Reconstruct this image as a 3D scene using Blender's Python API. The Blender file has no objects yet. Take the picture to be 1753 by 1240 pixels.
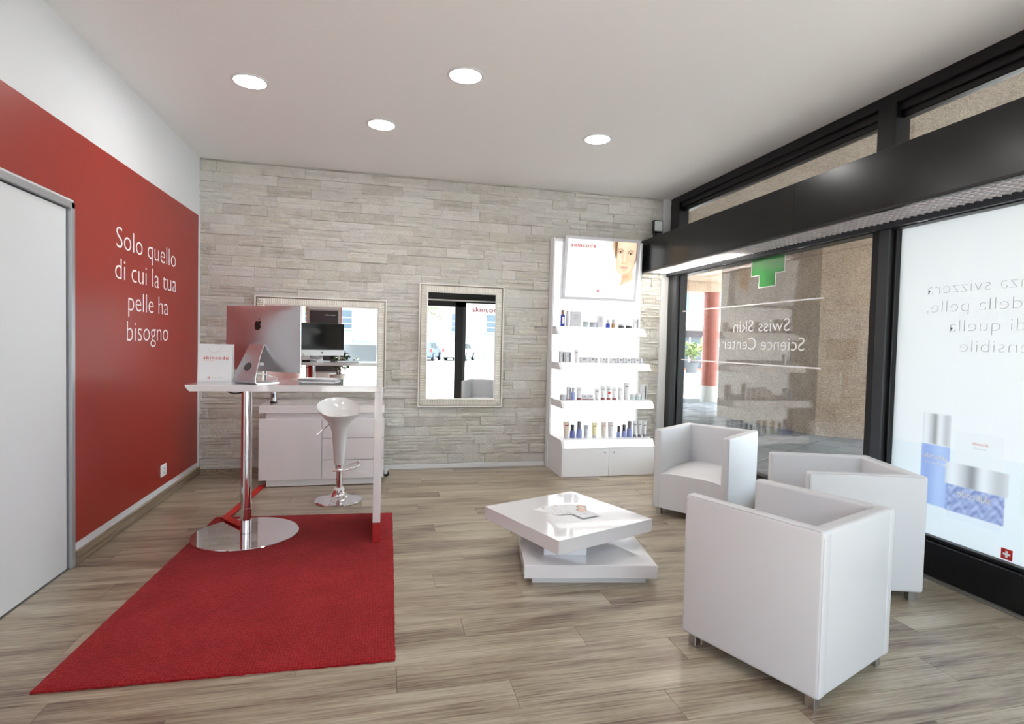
import bpy, bmesh, math, random
from mathutils import Vector, Matrix
random.seed(7)
SC = bpy.context.scene
C = SC.collection
XL, XR, D, H = -1.774, 3.387, 6.183, 3.165        # left wall, window wall, back wall, ceiling height
YF = -1.5                                          # street front behind the camera
# ---------------------------------------------------------------- camera
def set_camera():
    f, yaw, pitch, roll, hc = 958.307, 0.23089611, -0.03309145, 0.02403337, 1.4
    cy, sy, cp, sp = math.cos(yaw), math.sin(yaw), math.cos(pitch), math.sin(pitch)
    fw = Vector((sy*cp, cy*cp, sp)); r = Vector((cy, -sy, 0)); u = r.cross(fw)
    cr, sr = math.cos(roll), math.sin(roll)
    r2 = cr*r + sr*u; u2 = -sr*r + cr*u
    cam = bpy.data.cameras.new('camera'); o = bpy.data.objects.new('camera', cam); C.objects.link(o)
    cam.sensor_fit = 'HORIZONTAL'; cam.sensor_width = 36; cam.lens = f/1753*36
    cam.clip_start = .05; cam.clip_end = 300
    m = Matrix((r2, u2, -fw)).transposed().to_4x4(); m.translation = (0, 0, hc)
    o.matrix_world = m
    SC.camera = o
set_camera()
# ---------------------------------------------------------------- sky, sun, exposure
W = bpy.data.worlds.new('sky'); SC.world = W; W.use_nodes = True
bg = W.node_tree.nodes['Background']; bg.inputs[0].default_value = (.77, .885, 1, 1); bg.inputs[1].default_value = 2.1
sl = bpy.data.lights.new('sun', 'SUN'); sl.energy = 8.0; sl.angle = .02; sl.color = (1, .97, .93)
so = bpy.data.objects.new('sun', sl); C.objects.link(so)
so.rotation_euler = Vector((-.22, .45, -.87)).to_track_quat('-Z', 'Y').to_euler()
VS = SC.view_settings
VS.view_transform = 'Standard'; VS.look = 'None'; VS.gamma = 1; VS.use_curve_mapping = False
VS.exposure = 1.85
# ---------------------------------------------------------------- materials
def lin(c): c /= 255; return c/12.92 if c <= .04045 else ((c+.055)/1.055)**2.4
def S(r, g, b): return (lin(r), lin(g), lin(b), 1)
M = {}
def mat(name, col, rough=.5, metal=0, coat=0, spec=None, emit=0, emitcol=None, trans=0):
    m = bpy.data.materials.new(name); m.use_nodes = True
    b = m.node_tree.nodes['Principled BSDF']
    b.inputs['Base Color'].default_value = col; b.inputs['Roughness'].default_value = rough
    b.inputs['Metallic'].default_value = metal; b.inputs['Coat Weight'].default_value = coat
    b.inputs['Coat Roughness'].default_value = .04
    if spec is not None: b.inputs['Specular IOR Level'].default_value = spec
    if emit:
        b.inputs['Emission Color'].default_value = emitcol or col; b.inputs['Emission Strength'].default_value = emit
    M[name] = m
    return m
def nodes(m): return m.node_tree.nodes, m.node_tree.links, m.node_tree.nodes['Principled BSDF']
def N(nt, t, **kw):
    n = nt.new(t)
    for k, v in kw.items(): setattr(n, k, v)
    return n
def ramp(nt, stops):
    r = nt.new('ShaderNodeValToRGB'); e = r.color_ramp.elements
    e[0].position, e[0].color = stops[0]; e[1].position, e[1].color = stops[-1]
    for p, c in stops[1:-1]:
        x = e.new(p); x.color = c
    return r
def bump(m, scale, strength, dist=.002, detail=4, stretch=None, coord='Object', rnd=False):
    nt, lk, b = nodes(m)
    tc = N(nt, 'ShaderNodeTexCoord'); mp = N(nt, 'ShaderNodeMapping')
    if stretch: mp.inputs['Scale'].default_value = stretch
    src = tc.outputs[coord]
    if rnd:
        oi = N(nt, 'ShaderNodeObjectInfo'); mu = N(nt, 'ShaderNodeMath', operation='MULTIPLY'); mu.inputs[1].default_value = 37
        lk.new(oi.outputs['Random'], mu.inputs[0]); lk.new(mu.outputs[0], mp.inputs['Location'])
    lk.new(src, mp.inputs['Vector'])
    nz = N(nt, 'ShaderNodeTexNoise'); nz.inputs['Scale'].default_value = scale; nz.inputs['Detail'].default_value = detail
    lk.new(mp.outputs[0], nz.inputs['Vector'])
    bp = N(nt, 'ShaderNodeBump'); bp.inputs['Strength'].default_value = strength; bp.inputs['Distance'].default_value = dist
    lk.new(nz.outputs['Fac'], bp.inputs['Height']); lk.new(bp.outputs[0], b.inputs['Normal'])
    return nz, mp
mat('white_paint', S(226, 228, 231), .6); bump(M['white_paint'], 140, .06)
mat('ceiling_paint', S(243, 242, 242), .8); bump(M['ceiling_paint'], 90, .05)
mat('red_vinyl', (.34, .024, .015, 1), .38); bump(M['red_vinyl'], 55, .04, .003)
mat('door_white', S(226, 229, 233), .4)
mat('aluminium', S(190, 193, 198), .35, .7)
mat('gap_black', S(14, 14, 15), .7)
mat('white_letter', S(248, 246, 246), .5)
mat('red_letter', S(200, 40, 35), .5)
mat('pale_red_letter', S(232, 160, 145), .5)
mat('grey_letter', S(192, 196, 200), .6)
mat('faint_letter', S(186, 180, 168), .6)
mat('black_frame', S(18, 18, 20), .35, spec=.4)
mat('grey_frame', S(52, 56, 62), .38)
mat('black_gloss', S(11, 11, 13), .24, spec=.4)
mat('gloss_white', S(238, 238, 242), .07, coat=.8)
mat('gloss_lilac', S(234, 231, 235), .09, coat=.7)
mat('laminate_white', S(238, 239, 242), .35)
mat('chrome', S(235, 235, 238), .05, 1)
mat('brushed_steel', S(190, 190, 192), .3, 1)
mat('leather_white', S(225, 226, 230), .42); bump(M['leather_white'], 260, .09, .001)
mat('seam_grey', S(205, 205, 208), .6)
mat('mirror_glass', S(244, 247, 246), .0, 1)
mat('frame_cream', S(222, 216, 206), .38)
mat('groove_shade_brown', S(150, 136, 122), .5)  # frame cream darkened: shade of the groove put into its colour
mat('frame_bright', S(240, 238, 232), .35)
mat('imac_silver', S(205, 205, 208), .36, 1)
mat('screen_black', S(20, 20, 21), .08)
mat('black_plastic', S(16, 16, 17), .4)
mat('dark_grey', S(70, 68, 70), .5)
mat('paper_white', S(236, 238, 242), .65)
mat('cable_white', S(228, 228, 228), .5)
mat('stool_abs', S(228, 229, 230), .1, coat=.5)
mat('red_strap', S(196, 32, 24), .6)
mat('red_paint', S(176, 34, 36), .45)
mat('lamp_glow', (1, 1, 1, 1), emit=27, emitcol=(1, .98, .95, 1))
mat('tube_glow', (1, 1, 1, 1), emit=40, emitcol=(1, .94, .8, 1))
mat('shelf_glow', S(250, 250, 250), .5, emit=.3, emitcol=(1, .985, .95, 1))
mat('fascia_glow', S(248, 248, 248), .4, emit=.2, emitcol=(1, .985, .96, 1))
mat('louvre_metal', S(214, 210, 213), .35, .25)
mat('lens_glass', S(200, 205, 205), .15, .3)
mat('concrete', S(196, 194, 188), .8); bump(M['concrete'], 60, .3)
mat('asphalt', S(176, 174, 170), .9)
mat('far_white', S(235, 235, 233), .7)
mat('street_wall', S(158, 158, 155), .7)
mat('far_grey', S(150, 152, 156), .6)
mat('far_glass', S(84, 100, 112), .3)
mat('far_dark', S(66, 62, 70), .5)
mat('terracotta_pot', S(70, 72, 78), .6)
mat('leaf', S(104, 124, 66), .55)
mat('leaf_dark', S(52, 82, 36), .5)
mat('leaf_yellow', S(196, 180, 90), .55)
mat('bark', S(90, 74, 60), .9)
mat('car_blue', S(92, 118, 150), .2, .2, coat=.6)
mat('car_white', S(232, 234, 236), .2, coat=.6)
mat('car_glass', S(40, 48, 54), .08)
mat('tyre', S(28, 28, 28), .8)
mat('tail_red', S(210, 60, 60), .3)
mat('green_film', S(40, 150, 62), .3)
mat('threshold', S(120, 116, 108), .5, .3)
mat('soil', S(60, 48, 38), .9)

def wood_floor():
    m = mat('floor_wood', (0, 0, 0, 1), .28, spec=.55)
    nt, lk, b = nodes(m)
    tc = N(nt, 'ShaderNodeTexCoord'); oi = N(nt, 'ShaderNodeObjectInfo')
    mu = N(nt, 'ShaderNodeMath', operation='MULTIPLY'); mu.inputs[1].default_value = 91
    lk.new(oi.outputs['Random'], mu.inputs[0])
    cb = N(nt, 'ShaderNodeCombineXYZ'); lk.new(mu.outputs[0], cb.inputs[0]); lk.new(mu.outputs[0], cb.inputs[1])
    ad = N(nt, 'ShaderNodeVectorMath', operation='ADD'); lk.new(tc.outputs['Object'], ad.inputs[0]); lk.new(cb.outputs[0], ad.inputs[1])
    def noise(sc, stretch, detail=5, dist=0.):
        mp = N(nt, 'ShaderNodeMapping'); mp.inputs['Scale'].default_value = stretch
        lk.new(ad.outputs[0], mp.inputs['Vector'])
        nz = N(nt, 'ShaderNodeTexNoise'); nz.inputs['Scale'].default_value = sc; nz.inputs['Detail'].default_value = detail
        nz.inputs['Distortion'].default_value = dist
        lk.new(mp.outputs[0], nz.inputs['Vector']); return nz
    big = noise(1.0, (.9, 9, 1), 3, .6)
    fine = noise(1.0, (4.0, 120, 1), 7, .4)
    # growth rings: sawtooth of a stretched noise gives cathedral figures
    rg = noise(1.0, (.8, 5.5, 1), 1, .2)
    mr = N(nt, 'ShaderNodeMath', operation='MULTIPLY'); mr.inputs[1].default_value = 22; lk.new(rg.outputs['Fac'], mr.inputs[0])
    sn = N(nt, 'ShaderNodeMath', operation='SINE'); lk.new(mr.outputs[0], sn.inputs[0])
    def mad(a, k, c):
        n = N(nt, 'ShaderNodeMath', operation='MULTIPLY_ADD'); lk.new(a, n.inputs[0]); n.inputs[1].default_value = k
        if isinstance(c, float): n.inputs[2].default_value = c
        else: lk.new(c, n.inputs[2])
        return n.outputs[0]
    v = mad(big.outputs['Fac'], 1.2, -.76)
    v = mad(fine.outputs['Fac'], 1.2, v)
    v = mad(sn.outputs[0], .05, v)
    v = mad(oi.outputs['Random'], .16, v)
    r = ramp(nt, [(.08, S(88, 70, 60)), (.26, S(122, 105, 92)), (.42, S(149, 135, 116)), (.60, S(170, 157, 136)), (.85, S(188, 180, 163))])
    lk.new(v, r.inputs[0]); lk.new(r.outputs[0], b.inputs['Base Color'])
    bp = N(nt, 'ShaderNodeBump'); bp.inputs['Strength'].default_value = .12; bp.inputs['Distance'].default_value = .001
    lk.new(fine.outputs['Fac'], bp.inputs['Height']); lk.new(bp.outputs[0], b.inputs['Normal'])
wood_floor()
def stone():
    m = mat('stone', (0, 0, 0, 1), .85)
    nz, mp = bump(m, 9, .6, .014, 6, (5, 5, 8), rnd=True)
    nt, lk, b = nodes(m)
    oi = N(nt, 'ShaderNodeObjectInfo'); n2 = N(nt, 'ShaderNodeTexNoise'); n2.inputs['Scale'].default_value = 2.2
    n2.inputs['Detail'].default_value = 3
    lk.new(mp.outputs[0], n2.inputs['Vector'])
    a = N(nt, 'ShaderNodeMath', operation='MULTIPLY_ADD'); lk.new(n2.outputs['Fac'], a.inputs[0]); a.inputs[1].default_value = .6
    s = N(nt, 'ShaderNodeMath', operation='MULTIPLY'); s.inputs[1].default_value = .6; lk.new(oi.outputs['Random'], s.inputs[0]); lk.new(s.outputs[0], a.inputs[2])
    r = ramp(nt, [(.25, S(192, 187, 178)), (.45, S(206, 203, 197)), (.68, S(212, 210, 205)), (.88, S(206, 202, 190)), (1.0, S(201, 200, 201))])
    lk.new(a.outputs[0], r.inputs[0])
    at = N(nt, 'ShaderNodeAttribute', attribute_name='tone'); mx = N(nt, 'ShaderNodeVectorMath', operation='MULTIPLY'); lk.new(r.outputs[0], mx.inputs[0]); lk.new(at.outputs['Color'], mx.inputs[1])
    lk.new(mx.outputs[0], b.inputs['Base Color'])
stone()
def pebble():
    m = mat('pebble_dash', (0, 0, 0, 1), .9); nt, lk, b = nodes(m)
    tc = N(nt, 'ShaderNodeTexCoord'); v = N(nt, 'ShaderNodeTexVoronoi'); v.inputs['Scale'].default_value = 75
    lk.new(tc.outputs['Object'], v.inputs['Vector'])
    nz = N(nt, 'ShaderNodeTexNoise'); nz.inputs['Scale'].default_value = 3; lk.new(tc.outputs['Object'], nz.inputs['Vector'])
    sp = N(nt, 'ShaderNodeSeparateColor'); lk.new(v.outputs['Color'], sp.inputs[0])
    a = N(nt, 'ShaderNodeMath', operation='MULTIPLY_ADD'); lk.new(nz.outputs['Fac'], a.inputs[0]); a.inputs[1].default_value = .5
    s = N(nt, 'ShaderNodeMath', operation='MULTIPLY'); s.inputs[1].default_value = .55; lk.new(sp.outputs[0], s.inputs[0]); lk.new(s.outputs[0], a.inputs[2])
    r = ramp(nt, [(.1, S(160, 134, 114)), (.5, S(204, 180, 158)), (.9, S(230, 212, 192))])
    lk.new(a.outputs[0], r.inputs[0]); lk.new(r.outputs[0], b.inputs['Base Color'])
    bp = N(nt, 'ShaderNodeBump'); bp.inputs['Strength'].default_value = .7; bp.inputs['Distance'].default_value = .012; bp.invert = True
    lk.new(v.outputs['Distance'], bp.inputs['Height']); lk.new(bp.outputs[0], b.inputs['Normal'])
pebble()
def rugmat():
    m = mat('rug_red', (0, 0, 0, 1), .95, spec=.1); nt, lk, b = nodes(m)
    b.inputs['Sheen Weight'].default_value = .08
    tc = N(nt, 'ShaderNodeTexCoord')
    n1 = N(nt, 'ShaderNodeTexNoise'); n1.inputs['Scale'].default_value = 4; n1.inputs['Detail'].default_value = 4; lk.new(tc.outputs['Object'], n1.inputs['Vector'])
    br = N(nt, 'ShaderNodeTexVoronoi'); br.inputs['Scale'].default_value = 1; br.inputs['Randomness'].default_value = .35
    mp = N(nt, 'ShaderNodeMapping'); mp.inputs['Scale'].default_value = (70, 55, 1); lk.new(tc.outputs['Object'], mp.inputs['Vector']); lk.new(mp.outputs[0], br.inputs['Vector'])
    a = N(nt, 'ShaderNodeMath', operation='MULTIPLY_ADD'); lk.new(br.outputs['Distance'], a.inputs[0]); a.inputs[1].default_value = -.6
    n1s = N(nt, 'ShaderNodeMath', operation='MULTIPLY_ADD'); n1s.inputs[1].default_value = .45; n1s.inputs[2].default_value = .38; lk.new(n1.outputs['Fac'], n1s.inputs[0]); lk.new(n1s.outputs[0], a.inputs[2])
    r = ramp(nt, [(0., S(118, 19, 23)), (.3, S(148, 27, 32)), (.6, S(176, 46, 50))])
    lk.new(a.outputs[0], r.inputs[0]); lk.new(r.outputs[0], b.inputs['Base Color'])
    n2 = N(nt, 'ShaderNodeTexNoise'); n2.inputs['Scale'].default_value = 220; lk.new(tc.outputs['Object'], n2.inputs['Vector'])
    a2 = N(nt, 'ShaderNodeMath', operation='ADD'); lk.new(n2.outputs['Fac'], a2.inputs[0]); lk.new(br.outputs['Distance'], a2.inputs[1])
    bp = N(nt, 'ShaderNodeBump'); bp.inputs['Strength'].default_value = .6; bp.inputs['Distance'].default_value = .004
    lk.new(a2.outputs[0], bp.inputs['Height']); lk.new(bp.outputs[0], b.inputs['Normal'])
rugmat()
def paver():
    m = mat('paver', (0, 0, 0, 1), .75); nz, mp = bump(m, 40, .4, .004, 5, rnd=True); nt, lk, b = nodes(m)
    oi = N(nt, 'ShaderNodeObjectInfo')
    a = N(nt, 'ShaderNodeMath', operation='MULTIPLY_ADD'); lk.new(nz.outputs['Fac'], a.inputs[0]); a.inputs[1].default_value = .5
    s = N(nt, 'ShaderNodeMath', operation='MULTIPLY'); s.inputs[1].default_value = .5; lk.new(oi.outputs['Random'], s.inputs[0]); lk.new(s.outputs[0], a.inputs[2])
    r = ramp(nt, [(.1, S(92, 94, 98)), (.9, S(142, 143, 146))]); lk.new(a.outputs[0], r.inputs[0]); lk.new(r.outputs[0], b.inputs['Base Color'])
paver()
def mosaic():
    m = mat('red_mosaic', (0, 0, 0, 1), .55); nz, mp = bump(m, 12, .25, .004, 4, (1, 1, 9)); nt, lk, b = nodes(m)
    r = ramp(nt, [(.3, S(136, 56, 40)), (.7, S(178, 88, 66))]); lk.new(nz.outputs['Fac'], r.inputs[0]); lk.new(r.outputs[0], b.inputs['Base Color'])
mosaic()
def skirting():
    m = mat('skirting_wood', (0, 0, 0, 1), .5); nz, mp = bump(m, 1, .1, .001, 5, (30, 2, 60)); nt, lk, b = nodes(m)
    r = ramp(nt, [(.3, S(112, 95, 80)), (.7, S(168, 152, 130))]); lk.new(nz.outputs['Fac'], r.inputs[0]); lk.new(r.outputs[0], b.inputs['Base Color'])
skirting()
def glassmat():
    m = bpy.data.materials.new('window_glass'); m.use_nodes = True; nt, lk = m.node_tree.nodes, m.node_tree.links
    nt.remove(nt['Principled BSDF'])
    t = N(nt, 'ShaderNodeBsdfTransparent'); t.inputs[0].default_value = (.95, .97, .96, 1)
    g = N(nt, 'ShaderNodeBsdfGlossy'); g.inputs['Roughness'].default_value = 0; g.inputs[0].default_value = (1, 1, 1, 1)
    lw = N(nt, 'ShaderNodeLayerWeight'); lw.inputs[0].default_value = .5
    p = N(nt, 'ShaderNodeMath', operation='POWER'); p.inputs[1].default_value = 5; lk.new(lw.outputs['Facing'], p.inputs[0])
    a = N(nt, 'ShaderNodeMath', operation='MULTIPLY_ADD'); a.inputs[1].default_value = .94; a.inputs[2].default_value = .06; lk.new(p.outputs[0], a.inputs[0])
    mx = N(nt, 'ShaderNodeMixShader'); lk.new(a.outputs[0], mx.inputs[0]); lk.new(t.outputs[0], mx.inputs[1]); lk.new(g.outputs[0], mx.inputs[2])
    lk.new(mx.outputs[0], nt['Material Output'].inputs[0]); M['window_glass'] = m
glassmat()
def filmmat(name, attr):
    """printed translucent film: lets daylight through, colour from the print or plain white"""
    m = bpy.data.materials.new(name); m.use_nodes = True; nt, lk = m.node_tree.nodes, m.node_tree.links
    nt.remove(nt['Principled BSDF'])
    d = N(nt, 'ShaderNodeBsdfDiffuse'); t = N(nt, 'ShaderNodeBsdfTranslucent')
    if attr:
        at = N(nt, 'ShaderNodeAttribute', attribute_name='print'); g_ = N(nt, 'ShaderNodeVectorMath', operation='SCALE'); g_.inputs['Scale'].default_value = .92; lk.new(at.outputs['Color'], g_.inputs[0]); lk.new(g_.outputs[0], d.inputs[0]); lk.new(g_.outputs[0], t.inputs[0])
    else:
        for x in (d, t): x.inputs[0].default_value = (.82, .85, .87, 1)
    mx = N(nt, 'ShaderNodeMixShader'); mx.inputs[0].default_value = .55; lk.new(d.outputs[0], mx.inputs[1]); lk.new(t.outputs[0], mx.inputs[2])
    lk.new(mx.outputs[0], nt['Material Output'].inputs[0]); M[name] = m
filmmat('frosted_film', False); [setattr(n.inputs[0], 'default_value', (.4, .43, .46, 1)) for n in M['frosted_film'].node_tree.nodes if n.type in ('BSDF_DIFFUSE', 'BSDF_TRANSLUCENT')]
filmmat('printed_film', True); filmmat('plain_film', False)
def postermat():
    m = mat('lit_poster', (0, 0, 0, 1), .4); nt, lk, b = nodes(m)
    at = N(nt, 'ShaderNodeAttribute', attribute_name='print'); lk.new(at.outputs['Color'], b.inputs['Emission Color'])
    b.inputs['Emission Strength'].default_value = .27
    dk = N(nt, 'ShaderNodeVectorMath', operation='SCALE'); dk.inputs['Scale'].default_value = .4; lk.new(at.outputs['Color'], dk.inputs[0]); lk.new(dk.outputs[0], b.inputs['Base Color'])
postermat()
# ---------------------------------------------------------------- mesh helpers
class MB:
    def __init__(s): s.v = []; s.f = []
    def add(s, v, f):
        n = len(s.v); s.v += [tuple(x) for x in v]; s.f += [tuple(i+n for i in q) for q in f]; return s
    def box(s, x0, x1, y0, y1, z0, z1):
        v = [(x, y, z) for z in (z0, z1) for y in (y0, y1) for x in (x0, x1)]
        return s.add(v, [(0, 2, 3, 1), (4, 5, 7, 6), (0, 1, 5, 4), (2, 6, 7, 3), (0, 4, 6, 2), (1, 3, 7, 5)])
    def rbox(s, x0, x1, y0, y1, z0, z1, r, seg=2):
        bm = bmesh.new(); bmesh.ops.create_cube(bm, size=1)
        for v in bm.verts: v.co = Vector(((x0+x1)/2+v.co.x*(x1-x0), (y0+y1)/2+v.co.y*(y1-y0), (z0+z1)/2+v.co.z*(z1-z0)))
        bmesh.ops.bevel(bm, geom=bm.edges[:], offset=r, segments=seg, profile=.5, affect='EDGES')
        bm.verts.index_update(); s.add([v.co[:] for v in bm.verts], [[v.index for v in f.verts] for f in bm.faces]); bm.free(); return s
    def prism(s, pts, axis, a, b):
        """extrude a 2D outline along an axis: 'x' outline is (y,z), 'y' is (x,z), 'z' is (x,y)"""
        n = len(pts)
        def P(p, t): return {'x': (t, p[0], p[1]), 'y': (p[0], t, p[1]), 'z': (p[0], p[1], t)}[axis]
        v = [P(p, a) for p in pts]+[P(p, b) for p in pts]
        return s.add(v, [tuple(range(n))[::-1], tuple(range(n, 2*n))]+[(i, (i+1) % n, n+(i+1) % n, n+i) for i in range(n)])
    def lathe(s, prof, c=(0, 0, 0), seg=32, cap=True):
        v = []; f = []
        for r, z in prof:
            for k in range(seg):
                a = 2*math.pi*k/seg; v.append((c[0]+r*math.cos(a), c[1]+r*math.sin(a), c[2]+z))
        for i in range(len(prof)-1):
            for k in range(seg): f.append((i*seg+k, i*seg+(k+1) % seg, (i+1)*seg+(k+1) % seg, (i+1)*seg+k))
        if cap: f.append(tuple(range(seg))[::-1]); f.append(tuple(range((len(prof)-1)*seg, len(prof)*seg)))
        return s.add(v, f)
    def tube(s, pts, r, seg=10, cap=True):
        pts = [Vector(p) for p in pts]; n = len(pts); v = []; f = []; prev = None
        rr = r if isinstance(r, (list, tuple)) else [r]*n
        for i, p in enumerate(pts):
            t = (pts[min(i+1, n-1)]-pts[max(i-1, 0)]).normalized()
            if prev is None:
                a = Vector((0, 0, 1)) if abs(t.z) < .9 else Vector((1, 0, 0)); x = t.cross(a).normalized()
            else: x = (prev-t*prev.dot(t)).normalized()
            prev = x; y = t.cross(x)
            for k in range(seg):
                a = 2*math.pi*k/seg; v.append(p+(x*math.cos(a)+y*math.sin(a))*rr[i])
        for i in range(n-1):
            for k in range(seg): f.append((i*seg+k, i*seg+(k+1) % seg, (i+1)*seg+(k+1) % seg, (i+1)*seg+k))
        if cap: f.append(tuple(range(seg))[::-1]); f.append(tuple(range((n-1)*seg, n*seg)))
        return s.add(v, f)
    def grid(s, fn, nu, nv):
        v = [fn(i/nu, j/nv) for j in range(nv+1) for i in range(nu+1)]
        return s.add(v, [(j*(nu+1)+i, j*(nu+1)+i+1, (j+1)*(nu+1)+i+1, (j+1)*(nu+1)+i) for j in range(nv) for i in range(nu)])
    def mesh(s, name, off=None, smooth=35):
        me = bpy.data.meshes.new(name)
        v = s.v if off is None else [(x-off[0], y-off[1], z-off[2]) for x, y, z in s.v]
        me.from_pydata(v, [], s.f); me.update()
        bm = bmesh.new(); bm.from_mesh(me); bmesh.ops.recalc_face_normals(bm, faces=bm.faces[:]); bm.to_mesh(me); bm.free()
        if smooth:
            for p in me.polygons: p.use_smooth = True
            me.set_sharp_from_angle(angle=math.radians(smooth))
        return me
def base_of(o):
    v = Vector((0, 0, 0))
    while o: v += o.location; o = o.parent
    return v
def link(name, me, m, parent=None):
    o = bpy.data.objects.new(name, me); C.objects.link(o)
    if m:
        if not me.materials: me.materials.append(M[m] if isinstance(m, str) else m)
    o.parent = parent
    return o
def part(name, mb, m, parent=None, local=False, smooth=35):
    """one mesh object; vertices in room coordinates (or the parent's own when local)"""
    off = None if (local or parent is None) else base_of(parent)
    return link(name, mb.mesh(name, off, smooth), m, parent)
def tag(o, label, cat, group=None):
    o['label'] = label; o['category'] = cat
    if group: o['group'] = group
    return o
def thing(name, label, cat, loc=(0, 0, 0), rz=0, group=None):
    o = bpy.data.objects.new(name, None); C.objects.link(o); o.empty_display_size = .1
    o.location = loc; o.rotation_euler = (0, 0, rz)
    return tag(o, label, cat, group)
def struct(name, mb, m, label=None, parent=None, smooth=35):
    o = part(name, mb, m, parent, smooth=smooth)
    if parent is None:
        o['kind'] = 'structure'
        if label: o['label'] = label
    return o
def copy_tree(o, parent=None):
    c = o.copy(); C.objects.link(c); c.parent = parent
    for ch in list(o.children): copy_tree(ch, c)
    return c
TXT = {}
def text_mesh(body, thin=0., bold=False, align='LEFT', spacing=1.):
    k = (body, thin, align, spacing)
    if k not in TXT:
        cu = bpy.data.curves.new('lettering', 'FONT'); cu.body = body; cu.resolution_u = 4; cu.offset = thin; cu.space_character = spacing
        o = bpy.data.objects.new('lettering', cu); C.objects.link(o)
        dg = bpy.context.evaluated_depsgraph_get(); dg.update()
        me = bpy.data.meshes.new_from_object(o.evaluated_get(dg))
        vs = [v.co.copy() for v in me.vertices]; fs = [tuple(p.vertices) for p in me.polygons]
        bpy.data.objects.remove(o); bpy.data.curves.remove(cu); bpy.data.meshes.remove(me)
        TXT[k] = (vs, fs)
    return TXT[k]
def lettering(body, org, ux, uz, width, cap, m, parent, thin=0., depth=.0012, local=False, spacing=1., name='lettering'):
    """flat raised letters: org = start of the baseline, ux along the line, uz up, width in m, cap height in m"""
    vs, fs = text_mesh(body, thin, spacing=spacing)
    x0 = min(v.x for v in vs); x1 = max(v.x for v in vs)
    sx = width/(x1-x0); sz = cap/.73
    ux = Vector(ux); uz = Vector(uz); n = ux.cross(uz); org = Vector(org)
    mb = MB(); mb.add([org+ux*((v.x-x0)*sx)+uz*(v.y*sz)+n*depth for v in vs], fs)
    off = None if (local or parent is None) else base_of(parent)
    me = bpy.data.meshes.new(name)
    me.from_pydata([Vector(v)-(off or Vector((0, 0, 0))) for v in mb.v], [], mb.f); me.update()
    o = link(name, me, m, parent)
    return o
def printed(name, us, vs, place, paint, m, parent, off=Vector((0, 0, 0))):
    """a grid that carries a printed picture as a colour attribute"""
    nu, nv = len(us), len(vs)
    me = bpy.data.meshes.new(name)
    me.from_pydata([Vector(place(u, v))-off for v in vs for u in us], [], [(j*nu+i, j*nu+i+1, (j+1)*nu+i+1, (j+1)*nu+i) for j in range(nv-1) for i in range(nu-1)])
    at = me.color_attributes.new('print', 'FLOAT_COLOR', 'POINT')
    col = []
    for v in vs:
        for u in us:
            c = paint(u, v); col += [c[0], c[1], c[2], 1]
    at.data.foreach_set('color', col); me.update()
    return link(name, me, m, parent)
def frange(a, b, n): return [a+(b-a)*i/n for i in range(n+1)]
def swiss_cross(org, ux, uz, s, parent, local=False):
    """red square with a white cross, side s, org = lower start corner"""
    ux = Vector(ux); uz = Vector(uz); n = ux.cross(uz); org = Vector(org)
    def rect(mb, a0, a1, b0, b1, h): mb.add([org+ux*a*s+uz*b*s+n*h for a, b in ((a0, b0), (a1, b0), (a1, b1), (a0, b1))], [(0, 1, 2, 3)])
    off = Vector((0, 0, 0)) if local else base_of(parent)
    mb = MB(); rect(mb, 0, 1, 0, 1, .001); e = part('flag_emblem', mb, 'red_letter', parent, local, 0)
    w = MB(); rect(w, .4, .6, .18, .82, .0022); rect(w, .18, .4, .4, .6, .0022); rect(w, .6, .82, .4, .6, .0022)
    me = w.mesh('white_cross', off, 0); link('white_cross', me, 'white_letter', e)
# ================================================================ THE ROOM
# ---- floor and its planks
fb = MB(); fb.box(XL-.1, XR+.08, YF-.05, D+.1, -.12, -.008); floor = struct('floor', fb, 'gap_black', 'grey brown wood plank floor')
PW, PL = .186, 1.285
plank_mesh = {}
def plank(length):
    k = round(length, 3)
    if k not in plank_mesh:
        mb = MB(); mb.rbox(0, length-.0015, 0, PW-.0012, -.008, 0, .0009, 1); plank_mesh[k] = mb.mesh('plank', None, 0)
        plank_mesh[k].materials.append(M['floor_wood'])
    return plank_mesh[k]
y = YF; row = 0
offs = [0, .47, .93, .25, .71, 1.12, .38, .84]
while y < D:
    x = XL - offs[row % 8]
    while x < XR:
        a, b_ = max(x, XL), min(x+PL, XR)
        if b_-a > .05:
            o = bpy.data.objects.new('plank', plank(b_-a)); C.objects.link(o); o.parent = floor; o.location = (a, y, 0)
        x += PL
    y += PW; row += 1
# ---- ceiling
cb = MB(); cb.box(XL-.2, XR+.25, YF-.3, D+.25, H, H+.3); ceiling = struct('ceiling', cb, 'ceiling_paint', 'plain white ceiling with recessed lamps')
# ---- left wall
wl = MB(); wl.box(XL-.2, XL, YF-.3, 2.72, 0, H); wl.box(XL-.2, XL, 2.72, 3.824, 2.163, H); wl.box(XL-.2, XL, 3.824, D+.2, 0, H)
wall_left = struct('wall_left', wl, 'white_paint', 'white wall with a wide red panel')
rp = MB(); T = .003
rp.box(XL, XL+T, YF+.1, 2.70, .135, 2.59); rp.box(XL, XL+T, 2.70, 3.835, 2.18, 2.59); rp.box(XL, XL+T, 3.835, 6.135, .135, 2.59)
part('red_panel', rp, 'red_vinyl', wall_left, smooth=0)
for body, y0, y1, z, cap in (('Solo quello', 4.37, 5.509, 1.996, .156), ('di cui la tua', 4.352, 5.526, 1.780, .157), ('pelle ha', 4.556, 5.333, 1.571, .152), ('bisogno', 4.533, 5.335, 1.351, .157)):
    lettering(body, (XL+T, y0, z), (0, 1, 0), (0, 0, 1), y1-y0, cap, 'white_letter', wall_left, thin=-.012)
bl = MB(); bl.rbox(XL, XL+.016, 3.84, D, 0, .085, .003, 1); baseboard = struct('baseboard_left', bl, 'skirting_wood', 'wood skirting under the red panel')
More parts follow.
